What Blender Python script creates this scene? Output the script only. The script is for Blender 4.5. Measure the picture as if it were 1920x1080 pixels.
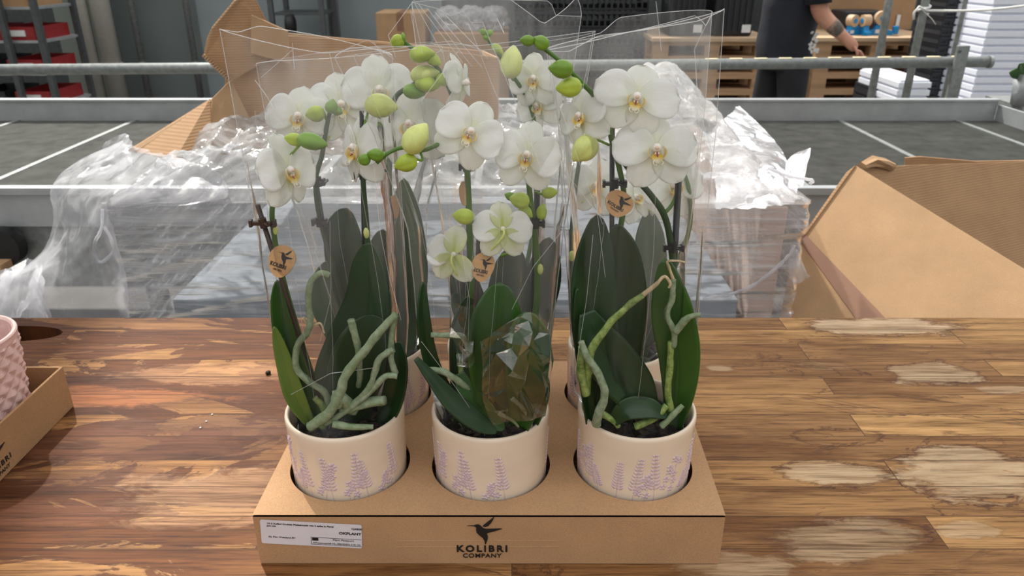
import bpy, bmesh, math, random
from mathutils import Vector, Matrix, noise
R = math.radians
random.seed(7)
for o in list(bpy.data.objects): bpy.data.objects.remove(o, do_unlink=True)
scn = bpy.context.scene
col = scn.collection

# ------------------------------------------------------------ camera, sky, sun, exposure
F = 1400.0; PITCH = R(23.9); CAMZ = 0.484           # table top is z = 0, the floor is 0.9 m below
cd = bpy.data.cameras.new('camera'); cam = bpy.data.objects.new('camera', cd); col.objects.link(cam)
cam.location = (0, 0, CAMZ); cam.rotation_euler = (math.pi/2 - PITCH, 0, 0)
cd.sensor_width = 36; cd.lens = F/1920*36; cd.clip_start = 0.02; cd.clip_end = 100
cd.dof.use_dof = True; cd.dof.focus_distance = 0.64; cd.dof.aperture_fstop = 15
scn.camera = cam
scn.view_settings.view_transform = 'Standard'; scn.view_settings.look = 'None'
scn.view_settings.gamma = 1; scn.view_settings.use_curve_mapping = False
scn.view_settings.exposure = 0.24
scn.cycles.transparent_max_bounces = 40
w = bpy.data.worlds.new('sky'); scn.world = w; w.use_nodes = True
wn = w.node_tree.nodes; wl = w.node_tree.links
bg = wn['Background']; tc = wn.new('ShaderNodeTexCoord'); sx = wn.new('ShaderNodeSeparateXYZ'); cr = wn.new('ShaderNodeValToRGB')
wl.new(tc.outputs['Generated'], sx.inputs[0]); wl.new(sx.outputs['Z'], cr.inputs[0]); my = wn.new('ShaderNodeMapRange'); my.inputs[1].default_value = -.8; my.inputs[2].default_value = .5; my.inputs[3].default_value = .62; my.inputs[4].default_value = 1.0
wl.new(sx.outputs['Y'], my.inputs[0]); mw = wn.new('ShaderNodeMix'); mw.data_type = 'RGBA'; mw.blend_type = 'MULTIPLY'; mw.inputs[0].default_value = 1
wl.new(cr.outputs[0], mw.inputs[6]); wl.new(my.outputs[0], mw.inputs[7]); wl.new(mw.outputs[2], bg.inputs[0])   # the hall behind the camera is darker
cr.color_ramp.elements[0].position = 0.0; cr.color_ramp.elements[0].color = (.24, .23, .22, 1)
cr.color_ramp.elements[1].position = 0.55; cr.color_ramp.elements[1].color = (.985, .99, 1, 1)
bg.inputs[1].default_value = 1.75
SUN_AZ = R(33); SUN_EL = R(52)                       # sun comes from behind and left
sd = bpy.data.lights.new('sun', 'SUN'); sun = bpy.data.objects.new('sun', sd); col.objects.link(sun)
sdir = Vector((-math.sin(SUN_AZ)*math.cos(SUN_EL), math.cos(SUN_AZ)*math.cos(SUN_EL), math.sin(SUN_EL)))
sun.rotation_euler = sdir.to_track_quat('Z', 'Y').to_euler()
sd.energy = 4.6; sd.color = (1, .95, .87); sd.angle = R(1.6)

# ------------------------------------------------------------ pixel -> place
CX = Vector((1, 0, 0)); CU = Vector((0, math.sin(PITCH), math.cos(PITCH))); CF = Vector((0, math.cos(PITCH), -math.sin(PITCH)))
CO = Vector((0, 0, CAMZ))
def ray(px, py): return CF*F + CX*(px-960) - CU*(py-540)
def P(px, py, Y):
    d = ray(px, py); return CO + d*(Y/d.y)
def G(px, py, z=0.0):
    d = ray(px, py); return CO + d*((z-CAMZ)/d.z)
def mpp(p): return (Vector(p)-CO).dot(CF)/F          # metres per pixel at a point
def cr_spline(pts, n):
    """Catmull-Rom through tuples of numbers"""
    pts = [tuple(p) for p in pts]; m = len(pts); out = []
    for i in range(n+1):
        t = i/n*(m-1); k = min(int(t), m-2); f = t-k
        p0 = pts[max(k-1, 0)]; p1 = pts[k]; p2 = pts[k+1]; p3 = pts[min(k+2, m-1)]
        out.append(tuple(.5*(2*b+(c-a)*f+(2*a-5*b+4*c-d)*f*f+(-a+3*b-3*c+d)*f**3) for a, b, c, d in zip(p0, p1, p2, p3)))
    return out

ORD = ['bottom', 'second', 'third', 'fourth', 'fifth', 'sixth', 'seventh', 'eighth', 'ninth', 'tenth', 'eleventh', 'twelfth', 'thirteenth', 'fourteenth', 'fifteenth', 'sixteenth', 'seventeenth', 'eighteenth', 'nineteenth', 'twentieth',
       'twenty-first', 'twenty-second', 'twenty-third', 'twenty-fourth', 'twenty-fifth', 'twenty-sixth', 'twenty-seventh', 'twenty-eighth', 'twenty-ninth', 'thirtieth']
def nth(k, n): return 'bottom one' if k == 0 else ('top one' if k == n-1 else ORD[k]+' from the floor')
# ------------------------------------------------------------ object helpers
def tag(o, label=None, cat=None, group=None, kind=None):
    if label: o['label'] = label
    if cat: o['category'] = cat
    if group: o['group'] = group
    if kind: o['kind'] = kind
    return o
def empty(name, loc, label, cat, group=None, rz=0):
    o = bpy.data.objects.new(name, None); col.objects.link(o); o.location = loc; o.rotation_euler = (0, 0, rz)
    o.empty_display_size = .02
    return tag(o, label, cat, group)
def setparent(o, p):
    o.parent = p
    if p.type == 'EMPTY': o.matrix_parent_inverse = p.matrix_basis.inverted()
class MB:
    def __init__(s): s.v = []; s.f = []; s.uv = {}
    def add(s, vs, fs, uvs=None):
        b = len(s.v); s.v += [tuple(v) for v in vs]; s.f += [tuple(i+b for i in f) for f in fs]
        if uvs:
            for i, u in enumerate(uvs): s.uv[b+i] = u
        return s
    def box(s, c, d, M=None):
        c = Vector(c); h = Vector(d)/2; vs = []
        for x in (-1, 1):
            for y in (-1, 1):
                for z in (-1, 1):
                    p = Vector((x*h.x, y*h.y, z*h.z)); p = (M @ p if M else p) + c; vs.append(p)
        return s.add(vs, [(0,1,3,2),(4,6,7,5),(0,4,5,1),(2,3,7,6),(0,2,6,4),(1,5,7,3)])
    def bb(s, x0, x1, y0, y1, z0, z1): return s.box(((x0+x1)/2, (y0+y1)/2, (z0+z1)/2), (x1-x0, y1-y0, z1-z0))
    def tube(s, pts, r, n=10, cap=True, wob=0):
        pts = [Vector(p) for p in pts]; m = len(pts)
        rr = r if isinstance(r, (list, tuple)) else [r]*m
        up = None; vs = []; fs = []
        for i, p in enumerate(pts):
            t = (pts[min(i+1, m-1)]-pts[max(i-1, 0)]); t = t.normalized() if t.length > 1e-9 else Vector((0, 0, 1))
            if up is None: up = t.orthogonal().normalized()
            up = (up - t*up.dot(t)); up = up.normalized() if up.length > 1e-6 else t.orthogonal().normalized()
            sd_ = t.cross(up)
            for k in range(n):
                a = 2*math.pi*k/n
                q = rr[i]*(1+(wob*noise.noise(Vector((i*.35, k*.9, p.x*40))) if wob else 0))
                vs.append(p+up*math.cos(a)*q+sd_*math.sin(a)*q)
        for i in range(m-1):
            for k in range(n):
                fs.append((i*n+k, i*n+(k+1) % n, (i+1)*n+(k+1) % n, (i+1)*n+k))
        if cap: fs += [tuple(range(n))[::-1], tuple(range((m-1)*n, m*n))]
        return s.add(vs, fs)
    def lathe(s, prof, c=(0, 0, 0), n=64, fn=None):
        c = Vector(c); vs = []; fs = []; m = len(prof)
        for i, (r, z) in enumerate(prof):
            for k in range(n):
                a = 2*math.pi*k/n; q = fn(r, z, a) if fn else r
                vs.append(c+Vector((q*math.cos(a), q*math.sin(a), z)))
        for i in range(m-1):
            for k in range(n): fs.append((i*n+k, i*n+(k+1) % n, (i+1)*n+(k+1) % n, (i+1)*n+k))
        return s.add(vs, fs)
    def ell(s, c, ax, M=None, nu=10, nv=7, fn=None):
        c = Vector(c); vs = []; fs = []
        for j in range(nv+1):
            th = math.pi*j/nv
            for k in range(nu):
                a = 2*math.pi*k/nu
                p = Vector((math.sin(th)*math.cos(a), math.sin(th)*math.sin(a), math.cos(th)))
                if fn: p = fn(p, th, a)
                p = Vector((p.x*ax[0], p.y*ax[1], p.z*ax[2])); p = (M @ p if M else p)+c; vs.append(p)
        for j in range(nv):
            for k in range(nu): fs.append((j*nu+k, (j+1)*nu+k, (j+1)*nu+(k+1) % nu, j*nu+(k+1) % nu))
        return s.add(vs, fs)
    def grid(s, fn, nu, nv, wrap=False):
        vs = []; fs = []; uv = []
        for i in range(nu+1):
            for j in range(nv+1):
                vs.append(fn(i/nu, j/nv)); uv.append((i/nu, j/nv))
        for i in range(nu):
            for j in range(nv): fs.append((i*(nv+1)+j, (i+1)*(nv+1)+j, (i+1)*(nv+1)+j+1, i*(nv+1)+j+1))
        return s.add(vs, fs, uv)
    def prism(s, poly, O, X, Y, t):
        """2-D polygon in the frame O, X, Y, extruded by t along X x Y (centred)"""
        O = Vector(O); X = Vector(X).normalized(); Y = Vector(Y).normalized(); N = X.cross(Y)*t/2; n = len(poly)
        a = [O+X*x+Y*y+N for x, y in poly]; b = [O+X*x+Y*y-N for x, y in poly]
        fs = [tuple(range(n)), tuple(range(n, 2*n))[::-1]]+[(i, i+n, (i+1) % n+n, (i+1) % n) for i in range(n)]
        return s.add(a+b, fs)
    def slab(s, pts, t):
        """flat or slightly bent panel through 3-D corner points, thickness t"""
        pts = [Vector(p) for p in pts]; n = len(pts)
        N = (pts[1]-pts[0]).cross(pts[2]-pts[0]).normalized()*t/2
        fs = [tuple(range(n)), tuple(range(n, 2*n))[::-1]]+[(i, i+n, (i+1) % n+n, (i+1) % n) for i in range(n)]
        return s.add([p+N for p in pts]+[p-N for p in pts], fs)
    def build(s, name, mat, parent=None, smooth=False, label=None, solid=0, bevel=0, sub=0):
        me = bpy.data.meshes.new(name); me.from_pydata(s.v, [], s.f)
        if s.uv:
            ul = me.uv_layers.new(name='UVMap')
            for lp in me.loops: ul.data[lp.index].uv = s.uv.get(lp.vertex_index, (0, 0))
        bm = bmesh.new(); bm.from_mesh(me); bmesh.ops.recalc_face_normals(bm, faces=bm.faces) if not s.uv else None
        bm.to_mesh(me); bm.free()
        if smooth:
            for p in me.polygons: p.use_smooth = True
        me.materials.append(mat)
        o = bpy.data.objects.new(name, me); col.objects.link(o)
        if bevel:
            b = o.modifiers.new('b', 'BEVEL'); b.width = bevel; b.segments = 2; b.limit_method = 'ANGLE'
        if sub:
            b = o.modifiers.new('s', 'SUBSURF'); b.levels = b.render_levels = sub
        if solid:
            b = o.modifiers.new('t', 'SOLIDIFY'); b.thickness = solid; b.offset = 0
        if parent: setparent(o, parent)
        if label: o['label'] = label
        return o
def copy_tree(o, parent=None):
    c = o.copy(); col.objects.link(c)
    if parent: c.parent = parent; c.matrix_parent_inverse = o.matrix_parent_inverse.copy()
    for ch in list(o.children): copy_tree(ch, c)
    return c

# ------------------------------------------------------------ materials
def lin(c):
    return tuple(((v/255)/12.92 if v/255 <= .04045 else ((v/255+.055)/1.055)**2.4) for v in c)+(1,)
class NT:
    def __init__(s, name):
        s.m = bpy.data.materials.new(name); s.m.use_nodes = True; s.t = s.m.node_tree; s.n = s.t.nodes; s.l = s.t.links
        s.b = s.n['Principled BSDF']; s.out = s.n['Material Output']
    def new(s, t, **k):
        n = s.n.new(t)
        for a, v in k.items(): setattr(n, a, v)
        return n
    def ln(s, a, b): s.l.new(a, b)
    def setv(s, **k):
        for a, v in k.items(): s.b.inputs[a.replace('_', ' ')].default_value = v
        return s
    def coords(s, scale=(1, 1, 1), kind='Object', rot=(0, 0, 0)):
        t = s.new('ShaderNodeTexCoord'); m = s.new('ShaderNodeMapping'); m.inputs['Scale'].default_value = scale; m.inputs['Rotation'].default_value = rot
        s.ln(t.outputs[kind], m.inputs[0]); return m.outputs[0]
    def noise(s, vec, scale, detail=4, rough=.5, dist=0):
        n = s.new('ShaderNodeTexNoise'); n.inputs['Scale'].default_value = scale; n.inputs['Detail'].default_value = detail
        n.inputs['Roughness'].default_value = rough; n.inputs['Distortion'].default_value = dist
        s.ln(vec, n.inputs['Vector']); return n.outputs[0]
    def ramp(s, f, stops, interp='LINEAR'):
        r = s.new('ShaderNodeValToRGB'); e = r.color_ramp.elements; r.color_ramp.interpolation = interp
        while len(e) < len(stops): e.new(.5)
        for i, (p, c) in enumerate(stops):
            e[i].position = p; e[i].color = c if len(c) == 4 else tuple(c)+(1,)
        s.ln(f, r.inputs[0]); return r.outputs[0]
    def mix(s, f, a, b, mode='MIX'):
        m = s.new('ShaderNodeMix', data_type='RGBA', blend_type=mode)
        for v, i in ((f, 0), (a, 6), (b, 7)):
            if isinstance(v, (int, float)): m.inputs[i].default_value = v
            elif isinstance(v, tuple): m.inputs[i].default_value = v
            else: s.ln(v, m.inputs[i])
        return m.outputs[2]
    def math(s, op, a, b=None, c=None, clamp=False):
        m = s.new('ShaderNodeMath', operation=op, use_clamp=clamp)
        for i, v in enumerate((a, b, c)):
            if v is None: continue
            if isinstance(v, (int, float)): m.inputs[i].default_value = v
            else: s.ln(v, m.inputs[i])
        return m.outputs[0]
    def bump(s, h, strength=.3, dist=.001, to=True):
        b = s.new('ShaderNodeBump'); b.inputs['Strength'].default_value = strength; b.inputs['Distance'].default_value = dist
        s.ln(h, b.inputs['Height'])
        if to: s.ln(b.outputs[0], s.b.inputs['Normal'])
        return b.outputs[0]
    def color(s, c): s.ln(c, s.b.inputs['Base Color'])
def simple(name, rgb, rough=.6, metal=0, var=.12, scale=30, bump=0, spec=None, stretch=(1, 1, 1), bd=.001):
    n = NT(name); v = n.coords(stretch); f = n.noise(v, scale, 5, .6)
    c = lin(rgb); dk = tuple(x*(1-var) for x in c[:3])+(1,); lt = tuple(min(1, x*(1+var)) for x in c[:3])+(1,)
    n.color(n.ramp(f, [(.3, dk), (.7, lt)])); n.setv(Roughness=rough, Metallic=metal)
    if spec is not None: n.b.inputs['Specular IOR Level'].default_value = spec
    if bump: n.bump(f, bump, bd)
    return n.m
M = {}
# kraft cardboard
def kraft(name, rgb, rib=None):
    n = NT(name); v = n.coords(); f = n.noise(v, 900, 3, .7); g = n.noise(v, 14, 4, .6); c = lin(rgb)
    a = n.ramp(f, [(.3, tuple(x*.80 for x in c[:3])), (.7, tuple(x*1.14 for x in c[:3]))])
    b = n.ramp(g, [(.3, (.90, .89, .88)), (.7, (1.06, 1.05, 1.04))])
    n.color(n.mix(1.0, a, b, 'MULTIPLY')); n.setv(Roughness=.78); n.b.inputs['Specular IOR Level'].default_value = .25
    if rib:
        wv = n.new('ShaderNodeTexWave', bands_direction=rib[0]); wv.inputs['Scale'].default_value = rib[1]; n.ln(v, wv.inputs[0]); n.bump(wv.outputs[1], .25, .002)
    else: n.bump(f, .15, .0004)
    return n.m
M['kraft'] = kraft('kraft_board', (180, 143, 106))
M['kraft_dark'] = kraft('kraft_board_dark_stock', (162, 126, 90))  # darker kraft tone for the left tray
M['carton'] = kraft('carton_board', (168, 134, 100), ('Z', 60))
M['carton_out'] = kraft('carton_board_outer', (172, 140, 106))
M['tape'] = simple('brown_tape', (132, 96, 74), .4, var=.05)
M['ink'] = simple('black_ink', (22, 20, 19), .6, var=.1)
M['sticker'] = simple('white_sticker', (214, 212, 218), .45, var=.03)
# ceramic
n = NT('cream_glaze'); v = n.coords((1, 1, 3)); f = n.noise(v, 18, 3, .5)
n.color(n.ramp(f, [(.3, lin((226, 206, 182))), (.7, lin((233, 214, 191)))])); n.setv(Roughness=.22); n.b.inputs['Coat Weight'].default_value = .3; n.bump(f, .06, .002); M['cream'] = n.m
M['lilac'] = simple('lilac_glaze', (206, 184, 190), .35, var=.1, scale=300, bump=.2)
n = NT('pink_glaze'); n.setv(Roughness=.32, Base_Color=lin((214, 178, 172))); v = n.coords(); f = n.noise(v, 120, 3); n.color(n.ramp(f, [(.3, lin((206, 170, 163))), (.7, lin((222, 188, 182)))])); M['pink'] = n.m
# petals
def petal_mat(name, tip, base, rib, a=.05, b=.45, ribw=.12, transl=.5):
    n = NT(name); t = n.new('ShaderNodeTexCoord'); s_ = n.new('ShaderNodeSeparateXYZ'); n.ln(t.outputs['UV'], s_.inputs[0])
    g = n.ramp(s_.outputs[0], [(a, lin(base)), (b, lin(tip))])
    d = n.math('ABSOLUTE', n.math('SUBTRACT', s_.outputs[1], .5))
    rf = n.ramp(d, [(0, (1, 1, 1)), (ribw, (0, 0, 0))]); fade = n.ramp(s_.outputs[0], [(.0, (1, 1, 1)), (.85, (0, 0, 0))])
    g = n.mix(n.math('MULTIPLY', rf, fade), g, lin(rib))
    wv = n.new('ShaderNodeTexNoise'); mp = n.new('ShaderNodeMapping'); mp.inputs['Scale'].default_value = (2.5, 34, 1); n.ln(t.outputs['UV'], mp.inputs[0]); n.ln(mp.outputs[0], wv.inputs[0]); wv.inputs['Scale'].default_value = 1; wv.inputs['Detail'].default_value = 2
    g = n.mix(1.0, g, n.ramp(wv.outputs[0], [(.35, (.955, .955, .95)), (.65, (1, 1, 1))]), 'MULTIPLY')
    n.color(g); n.setv(Roughness=.5); n.b.inputs['Specular IOR Level'].default_value = .3; n.bump(wv.outputs[0], .18, .0006)
    tr = n.new('ShaderNodeBsdfTranslucent'); n.ln(g, tr.inputs[0]); mx = n.new('ShaderNodeMixShader'); mx.inputs[0].default_value = transl
    n.ln(n.b.outputs[0], mx.inputs[1]); n.ln(tr.outputs[0], mx.inputs[2]); n.ln(mx.outputs[0], n.out.inputs[0]); return n.m
M['petal'] = petal_mat('white_petal', (252, 252, 250), (246, 247, 236), (249, 250, 244))
M['sepal'] = petal_mat('white_sepal', (250, 250, 245), (238, 240, 208), (246, 246, 228))
M['petal_back'] = petal_mat('petal_reverse', (244, 244, 230), (222, 228, 160), (196, 208, 110), .0, .8, .16)
M['lip'] = petal_mat('yellow_lip', (252, 248, 232), (248, 222, 96), (250, 226, 110), .3, .8, .16)
M['lipside'] = petal_mat('lip_side_lobe', (250, 246, 226), (248, 218, 80), (250, 206, 60), .0, .95, .3)
M['column'] = simple('white_column', (240, 232, 224), .4, var=.03)
M['anther'] = simple('pale_pink_anther', (228, 196, 170), .4, var=.05)
M['magenta'] = simple('magenta_mark', (150, 60, 110), .5)
M['bud'] = simple('green_bud', (168, 188, 66), .42, var=.25, scale=60)
M['bud_pale'] = simple('pale_bud', (206, 214, 128), .42, var=.18, scale=50)
M['bud_dark'] = simple('deep_green_bud', (112, 150, 44), .42, var=.2, scale=60)
M['stem'] = simple('green_stem', (78, 112, 44), .45, var=.3, scale=25)
M['stem_dark'] = simple('dark_green_stem', (44, 70, 32), .45, var=.3, scale=25)
def leafmat(name, a, b, rib):
    n = NT(name); t = n.new('ShaderNodeTexCoord'); s_ = n.new('ShaderNodeSeparateXYZ'); n.ln(t.outputs['UV'], s_.inputs[0])
    v = n.coords((1, 1, 1)); f = n.noise(v, 22, 3, .5)
    g = n.ramp(f, [(.3, lin(a)), (.7, lin(b))])
    d = n.math('ABSOLUTE', n.math('SUBTRACT', s_.outputs[1], .5)); rf = n.ramp(d, [(0, (1, 1, 1)), (.03, (0, 0, 0))])
    g = n.mix(n.math('MULTIPLY', rf, .55), g, lin(rib)); n.color(g); n.setv(Roughness=.32)
    mp = n.new('ShaderNodeMapping'); mp.inputs['Scale'].default_value = (1, 50, 1); n.ln(t.outputs['UV'], mp.inputs[0]); q = n.noise(mp.outputs[0], 1, 2); n.bump(q, .1, .0006)
    tr = n.new('ShaderNodeBsdfTranslucent'); n.ln(g, tr.inputs[0]); mx = n.new('ShaderNodeMixShader'); mx.inputs[0].default_value = .18
    n.ln(n.b.outputs[0], mx.inputs[1]); n.ln(tr.outputs[0], mx.inputs[2]); n.ln(mx.outputs[0], n.out.inputs[0]); return n.m
M['leaf'] = leafmat('green_leaf', (46, 84, 30), (62, 104, 38), (34, 66, 24))
M['leaf_dark'] = leafmat('dark_green_leaf', (28, 54, 26), (40, 70, 32), (20, 40, 18))
M['leaf_grey'] = leafmat('greyish_green_leaf', (62, 86, 58), (76, 100, 68), (50, 74, 46))
M['leaf_light'] = leafmat('light_green_leaf', (96, 124, 52), (118, 138, 66), (80, 100, 44))
n = NT('aerial_root'); v = n.coords(); f = n.noise(v, 160, 5, .7); g = n.noise(v, 28, 3)
n.color(n.mix(g, n.ramp(f, [(.35, lin((104, 122, 92))), (.65, lin((172, 182, 160)))]), lin((112, 132, 88)))); n.setv(Roughness=.7); n.bump(f, .4, .0008); M['root'] = n.m
n = NT('green_aerial_root'); v = n.coords(); f = n.noise(v, 200, 5, .7)
n.color(n.ramp(f, [(.35, lin((84, 112, 44))), (.65, lin((150, 168, 96)))])); n.setv(Roughness=.6); n.bump(f, .4, .0008); M['root_green'] = n.m
M['root_dry'] = simple('dry_root', (190, 170, 135), .8, var=.3, scale=200, bump=.3)
n = NT('bark_mix'); v = n.coords(); vo = n.new('ShaderNodeTexVoronoi'); vo.inputs['Scale'].default_value = 160; n.ln(v, vo.inputs[0])
n.color(n.ramp(vo.outputs[1], [(.2, lin((26, 20, 15))), (.8, lin((62, 44, 30)))])); n.setv(Roughness=.9); n.bump(vo.outputs[0], .8, .004); M['bark'] = n.m
M['black_plastic'] = simple('black_plastic', (24, 24, 26), .4)
M['brown_stick'] = simple('brown_stick', (66, 48, 38), .5, var=.2)
M['black_stick'] = simple('black_stick', (30, 33, 34), .4)
M['tagcard'] = simple('kraft_tag', (190, 146, 98), .7, var=.1, scale=300)
# clear film
def film(name, haze, tint, rough, fres, bstr, bscale, stretch, hazecol=(1, 1, 1, 1), streak=0.0):
    n = NT(name); n.n.remove(n.b)
    v = n.coords(stretch); f = n.noise(v, bscale, 3, .55, .6)
    b = n.new('ShaderNodeBump'); b.inputs['Strength'].default_value = bstr; b.inputs['Distance'].default_value = .004; n.ln(f, b.inputs['Height'])
    tr = n.new('ShaderNodeBsdfTransparent'); tr.inputs[0].default_value = tint
    gl = n.new('ShaderNodeBsdfGlossy'); gl.inputs['Roughness'].default_value = rough; gl.inputs[0].default_value = (1, 1, 1, 1); n.ln(b.outputs[0], gl.inputs['Normal'])
    lw = n.new('ShaderNodeLayerWeight'); lw.inputs[0].default_value = fres; n.ln(b.outputs[0], lw.inputs['Normal'])
    m1 = n.new('ShaderNodeMixShader'); n.ln(n.math('MULTIPLY', lw.outputs['Fresnel'], 1.0), m1.inputs[0]); n.ln(tr.outputs[0], m1.inputs[1]); n.ln(gl.outputs[0], m1.inputs[2])
    df = n.new('ShaderNodeBsdfDiffuse'); df.inputs[0].default_value = hazecol; tl = n.new('ShaderNodeBsdfTranslucent'); tl.inputs[0].default_value = hazecol
    n.ln(b.outputs[0], df.inputs['Normal'])
    ms = n.new('ShaderNodeMixShader'); ms.inputs[0].default_value = .5; n.ln(df.outputs[0], ms.inputs[1]); n.ln(tl.outputs[0], ms.inputs[2])
    m2 = n.new('ShaderNodeMixShader')
    if streak:
        h = n.ramp(f, [(.44, (haze, haze, haze)), (.66, (streak, streak, streak))]); n.ln(h, m2.inputs[0])
    else: m2.inputs[0].default_value = haze
    n.ln(m1.outputs[0], m2.inputs[1]); n.ln(ms.outputs[0], m2.inputs[2]); n.ln(m2.outputs[0], n.out.inputs[0]); return n.m
M['cello'] = film('clear_cellophane', .045, (.985, .985, .98, 1), .09, .13, .16, 30, (1, 1, .12), (.97, .97, .97, 1), .13)
M['cello_gloss'] = film('glossy_crumpled_cellophane', .015, (.985, .985, .98, 1), .09, .5, .2, 60, (1, 1, 1))
M['cello_front'] = film('clear_front_cellophane', .012, (.985, .985, .98, 1), .08, .13, .16, 30, (1, 1, .12), (.98, .98, .98, 1), .075)
M['cello_edge'] = film('cellophane_cut_edge', .34, (.98, .98, .98, 1), .15, .3, .1, 20, (1, 1, 1))
M['stretch'] = film('stretch_film', .11, (.93, .93, .95, 1), .22, .30, 1.0, 13, (.28, 1, 6), (.62, .62, .63, 1), .62)
M['stretch_loose'] = film('loose_stretch_film', .2, (.92, .92, .94, 1), .2, .34, 1.0, 12, (1, 1, .5), (.9, .9, .93, 1), .6)
# metals, concrete, plastics of the hall
M['alu'] = simple('aluminium', (176, 180, 182), .42, .55, var=.12, scale=9)
M['galv'] = simple('galvanised_steel', (140, 144, 142), .45, .5, var=.25, scale=40)
M['steel_dark'] = simple('dark_steel', (84, 88, 88), .5, .4, var=.2)
M['wire'] = simple('mesh_wire', (104, 105, 100), .5, .4, var=.3, scale=12)
M['concrete'] = simple('concrete', (104, 102, 98), .8, var=.2, scale=3, bump=.2)
M['panelgrey'] = simple('grey_wall_panel', (112, 120, 118), .5, .2, var=.1, scale=1.5)
M['panelgreen'] = simple('pale_wall_panel', (126, 132, 124), .6, var=.06, scale=1.5)
M['panelblue'] = simple('blue_grey_wall_panel', (136, 146, 148), .55, .1, var=.1, scale=1.5)
M['pipewhite'] = simple('off_white_pipe', (186, 182, 172), .45, var=.06)
M['blackcrate'] = simple('black_crate_plastic', (40, 42, 46), .5, var=.15)
M['whitepanel'] = simple('white_polystyrene', (226, 230, 240), .6, var=.03)
M['red'] = simple('red_tray', (140, 34, 36), .45, var=.2)
M['pinewood'] = simple('pallet_wood', (176, 140, 104), .75, var=.22, scale=8, stretch=(.2, 3, 3), bump=.2)
M['mdf'] = simple('worktop_board', (188, 160, 128), .6, var=.1, scale=6)
M['blue'] = simple('blue_plastic', (28, 130, 190), .4, var=.1)
M['whiteplastic'] = simple('white_plastic', (215, 216, 214), .45, var=.05)
M['bagfilm'] = film('bag_film', .30, (.9, .9, .9, 1), .2, .3, 1.0, 14, (1, 1, 1), (.8, .8, .82, 1), .6)
M['rope'] = simple('white_cord', (226, 226, 222), .7, var=.05)
M['cream_clip'] = simple('cream_clip', (226, 214, 176), .5, var=.05)
M['rubber'] = simple('black_rubber', (20, 20, 20), .6)
M['greyload'] = simple('blue_grey_trays', (138, 148, 156), .5, var=.1, scale=5)
M['brownload'] = kraft('brown_ribbed_trays', (112, 92, 80), ('X', 40))
M['pinkboard'] = simple('pale_board', (205, 180, 165), .6, var=.06)

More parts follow.
